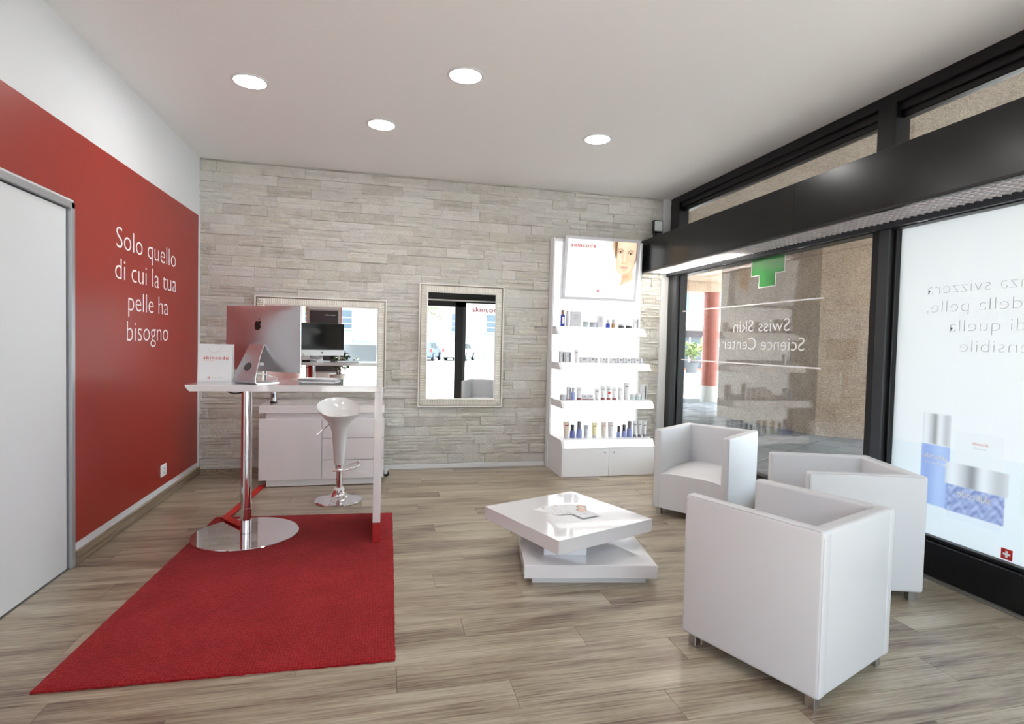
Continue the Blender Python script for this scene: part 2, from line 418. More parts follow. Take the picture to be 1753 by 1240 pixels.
# ---- door in the left wall
dd = MB(); dd.box(XL-.055, XL-.012, 2.77, 3.772, .005, 2.118); door = struct('door_1', dd, 'door_white', 'plain white door leaf in aluminium frame')
df = MB()
df.rbox(XL-.09, XL+.012, 3.786, 3.824, 0, 2.163, .003, 1); df.rbox(XL-.09, XL+.012, 2.72, 2.758, 0, 2.163, .003, 1); df.rbox(XL-.09, XL+.012, 2.72, 3.824, 2.126, 2.165, .003, 1)
part('door_frame', df, 'aluminium', door)
th = MB(); th.box(XL-.1, XL, 2.758, 3.786, -.008, -.0005); part('door_sill', th, 'threshold', door, smooth=0)
dg_ = MB(); dg_.box(XL-.1, XL-.06, 2.74, 3.8, 0, 2.14); part('dark_gap', dg_, 'gap_black', door, smooth=0)
hd = MB(); hd.tube([(XL+.045, 2.84, 1.03), (XL+.045, 2.95, 1.03)], .009); hd.tube([(XL-.012, 2.84, 1.03), (XL+.045, 2.84, 1.03)], .009); part('handle', hd, 'brushed_steel', door)
# ---- back wall with split-stone cladding
wb = MB(); wb.box(XL, 3.262, D+.012, D+.2, 0, H); wall_back = struct('wall_back', wb, 'concrete', 'wall clad in pale split stone slabs')
SW, SH = .42, .1032
def slab_mesh(w, seed):
    rnd = random.Random(seed); mb = MB(); tones = []
    kind = rnd.random()
    rows = [1] if kind < .2 else ([.5, .5] if kind < .55 else ([.33, .67] if kind < .75 else [.36, .3, .34]))
    z = 0
    for r in rows:
        zh = r*(SH-.003); cuts = [0.]
        nb = rnd.choice((1, 2, 2, 3)) if len(rows) > 1 else rnd.choice((1, 2))
        for i in range(1, nb): cuts.append((i+rnd.uniform(-.3, .3))/nb)
        cuts.append(1.)
        for a, b_ in zip(cuts, cuts[1:]):
            x0, x1 = a*(w-.003), b_*(w-.003); dep = rnd.uniform(-.011, .008)
            nx = max(2, int((x1-x0)/.045)); nz = 2
            rough = rnd.choice((.0012, .002, .0055))
            g = {}
            def P(i, j): return (x0+(x1-x0)*i/nx, dep*-1*0 + g[(i, j)], z+zh*j/nz)
            for i in range(nx+1):
                for j in range(nz+1):
                    edge = i in (0, nx) or j in (0, nz)
                    g[(i, j)] = -(dep+.011) + rnd.uniform(-1, 1)*rough + (.006 if edge else 0)
            v = [P(i, j) for j in range(nz+1) for i in range(nx+1)]
            k = len(v); f = [(j*(nx+1)+i, j*(nx+1)+i+1, (j+1)*(nx+1)+i+1, (j+1)*(nx+1)+i) for j in range(nz) for i in range(nx)]
            v += [(x0, .012, z), (x1, .012, z), (x1, .012, z+zh), (x0, .012, z+zh)]
            bot = [i for i in range(nx+1)]; top = [nz*(nx+1)+i for i in range(nx+1)]
            f.append(tuple(bot[::-1]+[k, k+1])); f.append(tuple(top+[k+2, k+3]))
            lf = [j*(nx+1) for j in range(nz+1)]; rt = [j*(nx+1)+nx for j in range(nz+1)]
            f.append(tuple(lf+[k+3, k])); f.append(tuple(rt[::-1]+[k+1, k+2]))
            mb.add(v, f); tones.extend([rnd.uniform(.92, 1.06)]*len(v))
        z += zh
    return mb, tones
def set_tone(me, tn):
    at = me.color_attributes.new('tone', 'FLOAT_COLOR', 'POINT'); at.data.foreach_set('color', [c for t in tn for c in (t, t, t, 1)])
variants = []; rest_tone = []
for i in range(26):
    mb, tn = slab_mesh(SW, 100+i); me = mb.mesh('stone_slab', None, 20); set_tone(me, tn); me.materials.append(M['stone']); variants.append(me)
rnd = random.Random(3); slabs = []
z = .055; row = 0
while z < H-.01:
    h = min(SH, H-z); x = XL-.0 - (0 if row % 2 == 0 else SW*.5) - rnd.choice((0, .06, .12)) ; row += 1
    while x < 3.262:
        a, b_ = max(x, XL), min(x+SW, 3.262)
        if b_-a > .03: slabs.append((a, z, b_-a, h))
        x += SW
    z += SH
def covered(s):
    x, z, w, h = s; cx, cz = x+w/2, z+h/2
    for x0, x1, z0, z1 in ((-1.2, .0, .92, 1.78), (.44, 1.30, .72, 1.99), (1.82, 2.86, 0, 2.5), (-1.1, .0, 0, .72)):
        if x0 < cx < x1 and z0 < cz < z1: return 1
    return 0
slabs.sort(key=lambda s: (covered(s), -s[2]*s[3]))
rest = MB()
for i, (x, z, w, h) in enumerate(slabs):
    if i < 300:
        o = bpy.data.objects.new('stone_slab', rnd.choice(variants)); C.objects.link(o); o.parent = wall_back
        o.location = (x, D, z); o.scale = (w/SW, 1, h/SH)
    else:
        sm, tn = slab_mesh(w, 500+i); rest_tone += tn; rest.add([(a+x, b_+D, c*h/SH+z) for a, b_, c in sm.v], sm.f)
o = part('stone_slabs', rest, 'stone', wall_back, smooth=20); o['kind'] = 'stuff'; set_tone(o.data, rest_tone)
bb = MB(); bb.rbox(-.0, 1.86, D-.02, D+.01, 0, .05, .003, 1); bb.rbox(2.94, 3.26, D-.02, D+.01, 0, .05, .003, 1); bo = struct('baseboard_back', bb, 'white_paint', 'low white skirting under the stone wall')
bb = MB(); bb.rbox(XL+.016, -.002, D-.02, D+.01, 0, .05, .003, 1); struct('baseboard_corner', bb, 'skirting_wood', 'wood skirting in the corner under the stone')
cs = MB(); cs.box(XL, XL+.012, D-.03, D-.012, .05, 2.6); struct('trim_1', cs, 'white_paint', 'thin white corner bead between red panel and stone')
pl = MB(); pl.rbox(3.262, XR+.12, D-.03, D+.2, 0, H, .004, 1); struct('trim_2', pl, 'white_paint', 'white corner pillar beside the black window frame')
# ---- window wall
FX0, FX1 = XR-.03, XR+.09
def frame_bar(y0, y1, z0, z1, m='black_frame', x0=FX0, x1=FX1, r=.004):
    mb = MB(); mb.rbox(x0, x1, y0, y1, z0, z1, r, 1); return mb
wf = MB()
wf.rbox(FX0, FX1, YF, D-.03, 3.085, H, .004, 1); wf.rbox(FX0+.03, FX1, YF, D-.03, 3.03, 3.09, .004, 1); wf.rbox(FX0+.05, FX1, YF, D-.03, 2.985, 3.035, .004, 1)
wall_right = struct('wall_right', wf, 'black_frame', 'black metal shop window framing with deep top rail')
def bar(name, *a, m='black_frame', **k): return part(name, frame_bar(*a, **k), m, wall_right)
bar('header_rail', YF, D-.03, 2.235, 2.70)
bar('bottom_rail', YF, D-.03, .0, .225, x0=FX0+.005); bar('glazing_bead', YF, D-.03, .225, .25, x0=FX0+.03)
bar('threshold_strip', YF, D-.03, 0, .012, m='threshold', x0=FX0-.035, x1=FX0+.004, r=.002)
for y0, y1 in ((5.95, D-.032), (3.14, 3.285), (.45, .6), (YF, YF+.14)):
    bar('window_post', y0, y1, .2, 3.09, x0=FX0-.005)
    part('post_cover', frame_bar(y0+.0, y0+.085, .24, 2.24, x0=FX0-.012, x1=FX0), 'grey_frame', wall_right)
    part('post_bead', frame_bar(y0-.02, y0+.002, .24, 2.24, x0=FX0+.03, x1=FX1), 'black_frame', wall_right)
GX = XR+.045
def pane(n, y0, y1, label):
    mb = MB(); mb.box(GX-.003, GX+.003, y0, y1, .22, 2.26); w = struct('window_%d' % n, mb, 'window_glass', label, smooth=0)
    t = MB(); t.box(GX-.003, GX+.003, y0, y1, 2.66, 3.0); part('transom_pane', t, 'window_glass', w, smooth=0)
    return w
win1 = pane(1, 3.28, 5.96, 'clear shop window pane with mirrored white lettering')
win2 = pane(2, .6, 3.145, 'shop window pane covered in white printed film')
win3 = pane(3, YF+.1, .46, 'shop window pane beside the camera with plain white film')
PX = GX-.0045
U, Z3 = (0, 1, 0), (0, 0, 1)
lettering('Swiss Skin', (PX, 4.159, 1.566), U, Z3, .79, .12, 'white_letter', win1, thin=-.006, depth=-.0005)
lettering('Science Center', (PX, 3.98, 1.396), U, Z3, 1.145, .12, 'white_letter', win1, thin=-.006, depth=-.0005)
for zz, y0, y1 in ((1.823, 3.79, 5.94), (1.26, 3.79, 5.94)):
    mb = MB(); mb.box(PX-.001, PX, y0, y1, zz-.006, zz+.006); part('white_stripe', mb, 'white_letter', win1, smooth=0)
cc, cz, hw, bw = 4.475, 2.20, .222, .108
def crosspts(e): h, b_ = hw+e, bw+e; return [(cc-b_, cz-h), (cc+b_, cz-h), (cc+b_, cz-b_), (cc+h, cz-b_), (cc+h, cz+b_), (cc+b_, cz+b_), (cc+b_, cz+h), (cc-b_, cz+h), (cc-b_, cz+b_), (cc-h, cz+b_), (cc-h, cz-b_), (cc-b_, cz-b_)]
mb = MB(); mb.prism(crosspts(.008), 'x', PX-.0008, PX-.0002); gcw = part('cross_outline', mb, 'white_letter', win1, smooth=0)
mb = MB(); mb.prism(crosspts(0), 'x', PX-.002, PX-.0009); part('green_cross', mb, 'green_film', win1, smooth=0)
# film with printed cosmetics on the second pane
FILM = (.90, .92, .94)
def mixc(a, b_, t): return tuple(x+(y_-x)*t for x, y_ in zip(a, b_))
def sst(e0, e1, x):
    t = max(0, min(1, (x-e0)/(e1-e0))); return t*t*(3-2*t)
def inside(v, a, b_, s=.004): return sst(a-s, a+s, v)*(1-sst(b_-s, b_+s, v))
def metal(t): # t 0..1 across a silvery cap
    k = .62+.30*math.cos((t-.12)*6.3)**2-.34*math.exp(-((t-.46)/.09)**2)
    return (k*.93, k*.96, k)
def film_paint(y, z):
    c = FILM if z > .815 else mixc(FILM, (.78, .88, .94), .55)
    c = mixc(c, FILM, sst(.40, .25, z)*.6) if z < .4 else c
    a = inside(y, 2.417, 2.691)*inside(z, .60, .934)                     # pale carton
    if a: c = mixc(c, (.86, .89, .91), a*.8)
    a = inside(y, 2.722, 2.903)*inside(z, .826, 1.02)                    # bottle cap
    if a: c = mixc(c, metal((2.903-y)/.18), a*.9)
    a = inside(y, 2.722, 2.907)*inside(z, .44, .822)                     # blue bottle
    if a: c = mixc(c, mixc((.30, .42, .80), (.46, .60, .92), .5+.5*math.cos((y-2.78)*34)), a*.9)
    a = inside(y, 2.383, 2.745, .006)*inside(z, .60, .736)               # jar lid
    if a: c = mixc(c, metal((2.745-y)/.362), a*.95)
    a = inside(y, 2.40, 2.735, .006)*inside(z, .435, .60)                # jar, blue mottled
    if a:
        q = .5+.2*math.sin(y*71+3*math.sin(z*53))+.2*math.sin(z*97+2.5*math.sin(y*61))+.12*math.sin(y*190+z*140)
        c = mixc(c, mixc((.16, .22, .52), (.50, .58, .84), q), a*.9)
    a = inside(y, 2.41, 2.725, .006)*inside(z, .395, .435)
    if a: c = mixc(c, (.80, .86, .93), a*.8)
    a = inside(y, 2.10, 2.325, .006)*inside(z, .52, .745, .01)           # ghostly white pot
    if a: c = mixc(c, (.80, .87, .90), a*.6)
    return c
ys = frange(.6, 2.1, 20)+frange(2.105, 2.93, 165)+frange(2.95, 3.145, 6); zs = frange(.22, 1.05, 166)+frange(1.08, 2.26, 24)
printed('printed_film', ys, zs, lambda a, b_: (PX-.001, a, b_), film_paint, 'printed_film', win2)
for body, y0, w_, z_ in (('nza svizzera', 2.332, .592, 1.777), ('della pelle,', 2.364, .550, 1.660), ('di quella', 2.338, .432, 1.537), ('ensibile', 2.312, .380, 1.414)):
    lettering(body, (PX-.0015, y0, z_), U, Z3, w_, .078, 'grey_letter', win2, thin=-.027, depth=-.0005)
lettering('skincode', (PX-.0015, 2.473, .538), U, Z3, .19, .045, 'white_letter', win2, thin=.012, depth=-.0005)
lettering('skincode', (PX-.0015, 2.738, .735), U, Z3, .15, .034, 'white_letter', win2, thin=.01, depth=-.0005)
lettering('exclusive', (PX-.0015, 2.738, .700), U, Z3, .14, .022, 'white_letter', win2, depth=-.0005)
lettering('skincode', (PX-.0015, 2.50, .865), U, Z3, .09, .02, 'pale_red_letter', win2, depth=-.0005)
lettering('essentials', (PX-.0015, 2.51, .842), U, Z3, .07, .014, 'grey_letter', win2, depth=-.0005)
swiss_cross((PX-.003, 2.403, .258), (0, -1, 0), (0, 0, 1), .06, win2)
mb = MB(); mb.box(PX-.002, PX-.001, YF+.1, .46, .22, 2.26); part('plain_film', mb, 'plain_film', win3, smooth=0)
# ---- street front behind the camera
ff = MB(); ff.rbox(XL-.2, XR+.1, YF-.1, YF+.02, 2.60, H, .004, 1)
wall_front = struct('wall_front', ff, 'white_paint', 'white strip above the street front glazing')
def fbar(name, x0, x1, z0, z1, m='black_frame', y0=YF-.06, y1=YF+.04):
    mb = MB(); mb.rbox(x0, x1, y0, y1, z0, z1, .004, 1); return part(name, mb, m, wall_front)
fbar('header_rail', XL, XR, 2.44, 2.60, y1=YF+.05); fbar('lamp_strip', XL, XR, 2.405, 2.44, 'louvre_metal', y1=YF+.05)
fbar('door_head', -.05, 2.04, 2.27, 2.405); fbar('head_rail', XL, -.05, 2.37, 2.405); fbar('head_rail', 2.04, XR, 2.37, 2.405)
for x0, x1 in ((1.775, 1.97), (-.05, .06), (XR-.1, XR)): fbar('door_post', x0, x1, 0, 2.5)
fbar('post_edge', 1.97, 2.04, 0, 2.5, 'grey_frame')
fbar('bottom_rail', 2.04, XR, 0, .12); fbar('bottom_rail', XL, -.05, 0, .12)
def fpane(n, x0, x1, z0, z1, label):
    mb = MB(); mb.box(x0, x1, YF-.013, YF-.007, z0, z1); return struct('window_%d' % n, mb, 'window_glass', label, smooth=0)
win4 = fpane(4, 2.04, XR-.1, .12, 2.44, 'street window behind the camera with red lettering')
win5 = fpane(5, XL, -.05, .12, 2.44, 'street window behind the camera beside the poster board')
lettering('skincode', (2.2, YF-.006, 2.165), (1, 0, 0), Z3, .74, .13, 'red_letter', win4, thin=.01, depth=-.001)
fr = MB(); fr.box(-.85, -.1, YF-.006, YF-.005, .84, 1.28); part('frosted_band', fr, 'frosted_film', win5, smooth=0)
lettering('Diagnosi cu', (-.66, YF-.006, 1.33), (1, 0, 0), Z3, .56, .08, 'grey_letter', win5, thin=-.01, depth=-.001)
# ================================================================ LIGHT FITTINGS
def downlight(x, y, label):
    t = thing('downlight', label, 'downlight', (x, y, H), 0, 'recessed ceiling downlights')
    r = MB(); r.lathe([(.104, 0), (.122, -.001), (.122, -.004), (.116, -.008), (.104, -.008), (.102, -.003), (.104, 0)], seg=40, cap=False); part('trim_ring', r, 'white_paint', t, True)
    d = MB(); d.lathe([(.001, -.0035), (.103, -.0035), (.103, -.001)], seg=40); part('diffuser', d, 'lamp_glow', t, True)
    return t
d0 = downlight(-.906, 4.241, 'round recessed downlight nearest the white and red wall')
for x, y, l in ((-.023, 4.769, 'round recessed downlight above the framed mirror over the sideboard, second from the red wall'), (.518, 3.742, 'round recessed downlight nearest the viewer in the middle of the ceiling'), (1.776, 4.56, 'round recessed downlight nearest the window wall')):
    c = copy_tree(d0); c.location = (x, y, H); c['label'] = l
# black pelmet with louvred lamp trough along the window wall
BX, BZ0, BZ1, BY = 2.987, 2.272, 2.645, D-.025
pel = thing('light_pelmet', 'long black pelmet with louvred lamp trough along the windows', 'pelmet', (3.17, 2.3, BZ0))
prev = BY
for y1 in (3.63, 1.0, YF+.06):
    mb = MB(); mb.rbox(BX, BX+.02, y1+.0015, prev, BZ0+.012, BZ1, .002, 1); part('front_panel', mb, 'black_gloss', pel); prev = y1
mb = MB(); mb.box(BX+.02, FX0, YF+.06, BY, BZ1-.015, BZ1-.001); part('top_panel', mb, 'black_frame', pel)
mb = MB(); mb.rbox(BX-.004, BX+.03, YF+.06, BY, BZ0-.004, BZ0+.014, .003, 1); part('lower_edge', mb, 'black_frame', pel)
mb = MB(); mb.rbox(FX0-.035, FX0, YF+.06, BY, BZ0-.03, BZ0+.012, .003, 1); part('rear_edge', mb, 'grey_frame', pel)
mb = MB(); mb.box(BX+.02, FX0, BY-.02, BY, BZ0+.01, BZ1-.015); part('end_panel', mb, 'black_frame', pel)
mb = MB(); mb.box(BX+.022, FX0, YF+.08, BY-.03, BZ0+.09, BZ0+.1); part('reflector', mb, 'laminate_white', pel, smooth=0)
LX0, LX1 = BX+.03, FX0-.036
vane = MB(); vane.prism([(-.004, 0), (.004, 0), (.002, .022), (-.002, .022)], 'x', LX0, LX1); vme = vane.mesh('louvre_vane', (0, 0, 0), 0); vme.materials.append(M['louvre_metal'])
n = 150
for i in range(n):
    o = bpy.data.objects.new('louvre_vane', vme); C.objects.link(o); o.parent = pel
    o.location = (-3.17, YF+.1+(BY-.06-YF-.1)*i/(n-1)-2.3, .003)
for i in range(1, 7):
    x = LX0+(LX1-LX0)*i/7
    mb = MB(); mb.prism([(x-.004, BZ0+.001), (x+.004, BZ0+.001), (x+.002, BZ0+.023), (x-.002, BZ0+.023)], 'y', YF+.08, BY-.03); part('louvre_rail', mb, 'louvre_metal', pel, smooth=0)
for y0, y1 in ((4.62, 6.08), (3.1, 4.56)):
    mb = MB(); mb.tube([(3.16, y0, BZ0+.068), (3.16, y1, BZ0+.068)], .013, 12); part('fluorescent_tube', mb, 'tube_glow' if y0 > 4 else 'cable_white', pel)
for y0 in (1.85, 2.9, 3.95, 5.0):
    mb = MB(); mb.rbox(FX0-.028, FX0-.008, y0-.03, y0+.03, BZ0-.033, BZ0-.029, .001, 1); part('rear_clip', mb, 'aluminium', pel)
fl = thing('floodlight', 'small black floodlight standing on the pelmet by the corner', 'floodlight', (3.13, 6.05, BZ1), 0)
mb = MB(); mb.rbox(-.075, .045, -.06, -.01, .085, .225, .006, 2); part('housing', mb, 'black_plastic', fl, True)
mb = MB(); mb.rbox(-.055, .062, -.012, .03, .07, .2, .012, 2); part('cooling_back', mb, 'black_plastic', fl, True)
mb = MB(); mb.rbox(-.063, .033, -.064, -.058, .1, .213, .002, 1); part('front_lens', mb, 'lens_glass', fl, True)
mb = MB(); mb.rbox(-.055, -.035, -.03, .0, 0, .1, .003, 1); mb.rbox(-.02, .055, -.03, .0, 0, .1, .003, 1); part('bracket', mb, 'black_plastic', fl, True)
# socket on the red wall
sk = thing('wall_socket', 'small white power socket on the red wall', 'socket', (XL+T, 5.228, .262))
mb = MB(); mb.rbox(0, .01, -.058, .058, -.05, .05, .003, 2); part('cover_plate', mb, 'laminate_white', sk, True)
mb = MB(); mb.rbox(.009, .012, -.03, .03, -.035, .035, .002, 1); ins = part('insert', mb, 'paper_white', sk, True)
mb = MB()
for zz in (-.018, .018):
    for yy in (-.012, 0, .012): mb.lathe([(.0028, -.0004), (.0028, .0004)], seg=8)
mb = MB()
for zz in (-.018, .018):
    for yy in (-.012, .012): mb.box(.0118, .0125, yy-.003, yy+.003, zz-.003, zz+.003)
    mb.box(.0118, .0125, -.003, .003, zz-.009, zz-.003)
part('pin_holes', mb, 'dark_grey', ins, True, 0)
# ================================================================ RUG, HIGH TABLE AND WHAT STANDS ON IT
RUGC = [(-1.299, 2.478), (.084, 2.444), (.114, 4.585), (-1.215, 4.672)]
def rugpt(u, v):
    (ax, ay), (bx, by), (cx, cy), (dx, dy) = RUGC
    return ((1-u)*(1-v)*ax+u*(1-v)*bx+u*v*cx+(1-u)*v*dx, (1-u)*(1-v)*ay+u*(1-v)*by+u*v*cy+(1-u)*v*dy)
rr = random.Random(5); RZ = .012
mb = MB()
nu, nv = 60, 90
def rp_(i, j, z):
    u, v = i/nu, j/nv; x, y = rugpt(u, v)
    if i in (0, nu) or j in (0, nv): x += rr.uniform(-.002, .002); y += rr.uniform(-.003, .003)
    return (x, y, z)
vs = [rp_(i, j, RZ-(.004 if (i in (0, nu) or j in (0, nv)) else 0)) for j in range(nv+1) for i in range(nu+1)]
fs = [(j*(nu+1)+i, j*(nu+1)+i+1, (j+1)*(nu+1)+i+1, (j+1)*(nu+1)+i) for j in range(nv) for i in range(nu)]
ring = [i for i in range(nu+1)]+[j*(nu+1)+nu for j in range(1, nv+1)]+[nv*(nu+1)+i for i in range(nu-1, -1, -1)]+[j*(nu+1) for j in range(nv-1, 0, -1)]
k = len(vs); vs += [(vs[i][0], vs[i][1], 0.0005) for i in ring]; L_ = len(ring)
fs += [(ring[i], k+i, k+(i+1) % L_, ring[(i+1) % L_]) for i in range(L_)]
mb.add(vs, fs); tag(part('rug', mb, 'rug_red'), 'rectangular red woven rug on the plank floor under the high table', 'rug')
TZ = 1.09
ht = thing('high_table', 'white high table with chrome pole and panel leg on the red rug', 'table', (-.6, 4.22, RZ))
mb = MB(); mb.prism([(-1.203, TZ), (.018, TZ), (.018, TZ-.042), (-1.175, TZ-.042), (-1.195, TZ-.02)], 'y', 3.9, 4.54)
bm = bmesh.new(); me_ = mb.mesh('tabletop', base_of(ht), 0); bm.from_mesh(me_); bmesh.ops.bevel(bm, geom=bm.edges[:], offset=.002, segments=1, affect='EDGES'); bm.to_mesh(me_); bm.free(); link('tabletop', me_, 'gloss_white', ht)
mb = MB(); mb.lathe([(.345, RZ), (.35, RZ+.002), (.35, RZ+.010), (.346, RZ+.0135), (.2, RZ+.0136), (.04, RZ+.0136)], (-.903, 4.216, 0), 72); part('base_plate', mb, 'chrome', ht)
mb = MB(); mb.tube([(-.903, 4.216, RZ+.018), (-.903, 4.216, TZ-.042)], .034, 36); part('pole', mb, 'chrome', ht)
mb = MB(); mb.tube([(-.903, 4.216, RZ+.015), (-.903, 4.216, RZ+.19)], .0365, 36); part('collar', mb, 'chrome', ht)
mb = MB(); mb.rbox(-.036, .016, 3.905, 4.53, RZ+.136, TZ-.042, .002, 1); lp = part('leg_panel', mb, 'gloss_lilac', ht)
mb = MB(); mb.rbox(-.036, .016, 3.905, 4.53, RZ, RZ+.135, .002, 1); part('red_foot', mb, 'red_paint', lp)
# all-in-one computer, seen from behind
ic = thing('desktop_computer', 'silver all-in-one desktop computer seen from behind on the high table', 'computer', (-.79, 4.14, TZ), -.6239)
CW, CZ0, CZ1 = .676, .078, .527; CCZ = (CZ0+CZ1)/2; CH = (CZ1-CZ0)/2
def shell(side):
    def fn(u, v):
        a, b_ = u*2-1, v*2-1
        dome = max(0, 1-a*a)**1.0*max(0, 1-b_*b_)**.8
        return (a*CW/2, -.006-.042*dome if side else 0, CCZ+b_*CH)
    return fn
mb = MB(); nu, nv = 30, 24
mb.grid(shell(1), nu, nv); n0 = len(mb.v); mb.grid(shell(0), nu, nv)
edge = [i for i in range(nu+1)]+[j*(nu+1)+nu for j in range(1, nv+1)]+[nv*(nu+1)+i for i in range(nu-1, -1, -1)]+[j*(nu+1) for j in range(nv-1, 0, -1)]
mb.f += [(edge[i], edge[(i+1) % len(edge)], n0+edge[(i+1) % len(edge)], n0+edge[i]) for i in range(len(edge))]
part('back_shell', mb, 'imac_silver', ic, True)
mb = MB(); mb.rbox(-CW/2+.001, CW/2-.001, .0, .0035, CZ0+.08, CZ1-.001, .001, 1); part('screen', mb, 'screen_black', ic, True)
mb = MB(); mb.rbox(-CW/2+.001, CW/2-.001, .0, .003, CZ0+.001, CZ0+.079, .001, 1); chin = part('chin', mb, 'laminate_white', ic, True)
mb = MB(); mb.lathe([(.001, 0), (.012, 0), (.012, .0012)], seg=20); mb.v = [(x, .0032+z, CZ0+.042+y) for x, y, z in mb.v]; part('chin_emblem', mb, 'black_plastic', chin, True)
# stand: tapering bent plate
def stand():
    path = [(-.047, .26), (-.085, .19), (-.125, .10), (-.15, .035), (-.153, .016), (-.145, .006), (-.125, .003), (-.02, .003), (.05, .003)]
    w = [.064, .072, .086, .097, .1, .1, .1, .1, .1]; mb = MB(); v = []; n = len(path)
    for i, (y, z) in enumerate(path):
        a = Vector(path[max(0, i-1)]); b_ = Vector(path[min(n-1, i+1)]); t = (b_-a).normalized(); nn = Vector((-t.y, t.x))*.003
        for s, sx in ((1, -1), (1, 1), (-1, 1), (-1, -1)): v.append((sx*w[i], y+nn.x*s, z+nn.y*s))
    f = [(0, 1, 2, 3), tuple(4*(n-1)+k for k in (3, 2, 1, 0))]
    for i in range(n-1):
        for k in range(4): f.append((4*i+k, 4*i+(k+1) % 4, 4*i+4+(k+1) % 4, 4*i+4+k))
    mb.add(v, f); return mb
sd = part('stand', stand(), 'imac_silver', ic, True, 30)
mb = MB()
py, pz = -.119, .115; tn = Vector((-.04, -.09)).normalized(); nn = Vector((tn.y, -tn.x))
ring_ = []
for k in range(28):
    a = 2*math.pi*k/28; q = Vector((py, pz))+tn*(.03*math.sin(a)); ring_.append((.03*math.cos(a), q.x-.0048, q.y-.002))
ring2 = [(x, y+.006, z) for x, y, z in ring_]
mb.add(ring_+ring2, [tuple(range(28)), tuple(range(28, 56))[::-1]]+[(i, (i+1) % 28, 28+(i+1) % 28, 28+i) for i in range(28)]); part('cable_hole', mb, 'dark_grey', sd, True)
# bitten-fruit emblem on the back
def apple():
    o_ = [(0, .55), (.18, .68), (.42, .74), (.66, .66), (.86, .48)]
    bite = [(.70, .30), (.64, .05), (.72, -.2), (.92, -.38)]
    lo = [(.80, -.7), (.6, -1.0), (.38, -1.16), (.18, -1.12), (0, -1.06), (-.18, -1.12), (-.38, -1.16), (-.62, -1.0), (-.84, -.66), (-.97, -.2), (-.95, .22), (-.82, .52), (-.6, .70), (-.38, .74), (-.16, .67)]
    return o_+bite+lo
def on_back(x, z): # dome depth at that place
    a, b_ = x/(CW/2), (z-CCZ)/CH
    return -.006-.042*max(0, 1-a*a)*max(0, 1-b_*b_)**.8
mb = MB(); s_ = .033; cz_ = CCZ+.095
pts = [(-x*s_*.95, cz_+z_*s_) for x, z_ in apple()]     # mirrored: seen from behind the emblem reads normally
pts = [(-x, z_) for x, z_ in pts]
v = [(x, on_back(x, z_)-.0012, z_) for x, z_ in pts]; mb.add(v, [tuple(range(len(v)))])
leafp = [(.0, .82), (.04, 1.08), (.2, 1.28), (.4, 1.36), (.38, 1.1), (.24, .92)]
v = [(x*s_, on_back(x*s_, cz_+z_*s_)-.0012, cz_+z_*s_) for x, z_ in leafp]; mb.add(v, [tuple(range(len(v)))])
part('emblem', mb, 'black_plastic', ic, True, 0)
mb = MB(); mb.rbox(.0, .03, -.052, -.04, .2, .235, .002, 1); part('port_cover', mb, 'dark_grey', ic, True)
mb = MB(); mb.lathe([(.012, 0), (.012, .03), (.004, .036)], seg=14); mb.v = [(x+.05, -.045-z, .13+y) for x, y, z in mb.v]
mb.tube([(.05, -.08, .13), (.05, -.11, .11), (.03, -.12, .05), (.0, -.1, .012), (-.06, -.06, .008)], .004, 8); part('power_plug', mb, 'cable_white', ic, True)
# keyboard and cables
kb = thing('keyboard', 'slim white keyboard lying behind the silver computer', 'keyboard', (-.44, 4.4, TZ), -.3)
mb = MB(); mb.rbox(-.14, .14, -.055, .055, 0, .012, .003, 1); part('body', mb, 'aluminium', kb, True)
key = MB(); key.rbox(-.0085, .0085, -.0085, .0085, 0, .004, .001, 1); kme = key.mesh('keycap', None, 0); kme.materials.append(M['paper_white'])
for r in range(4):
    for c in range(12):
        o = bpy.data.objects.new('keycap', kme); C.objects.link(o); o.parent = kb; o.location = (-.115+c*.021, -.032+r*.021, .0125)
def cable(name, pts, r, m, label):
    # smooth the path with Catmull-Rom
    P = [Vector(p) for p in pts]; Q = []
    for i in range(len(P)-1):
        a, b_, c, d = P[max(0, i-1)], P[i], P[i+1], P[min(len(P)-1, i+2)]
        for k in range(6):
            t = k/6; Q.append(.5*((2*b_)+(-a+c)*t+(2*a-5*b_+4*c-d)*t*t+(-a+3*b_-3*c+d)*t**3))
    Q.append(P[-1]); mb = MB(); mb.tube(Q, r, 8); return tag(part(name, mb, m), label, 'cable')
cable('power_cable', [(-1.03, 4.39, TZ+.005), (-1.08, 4.38, TZ+.06), (-1.04, 4.37, TZ+.12), (-.99, 4.38, TZ+.06), (-1.03, 4.40, TZ+.02), (-1.09, 4.41, TZ+.08), (-1.03, 4.43, TZ+.14), (-.96, 4.41, TZ+.05), (-.86, 4.5, TZ+.036), (-.75, 4.47, TZ+.006)], .0045, 'cable_white', 'looped white power cable beside the computer stand')
cable('table_cable', [(-1.06, 4.3, TZ-.047), (-1.05, 4.27, TZ-.07), (-.99, 4.24, TZ-.085), (-.93, 4.26, TZ-.075), (-.9, 4.28, TZ-.047)], .005, 'black_plastic', 'black cable hanging under the high tabletop')
mb = MB(); mb.rbox(-1.0, -.9, 4.44, 4.53, TZ, TZ+.028, .006, 2); tag(part('power_adapter', mb, 'black_plastic'), 'black adapter box lying on the high table behind the bag', 'adapter')
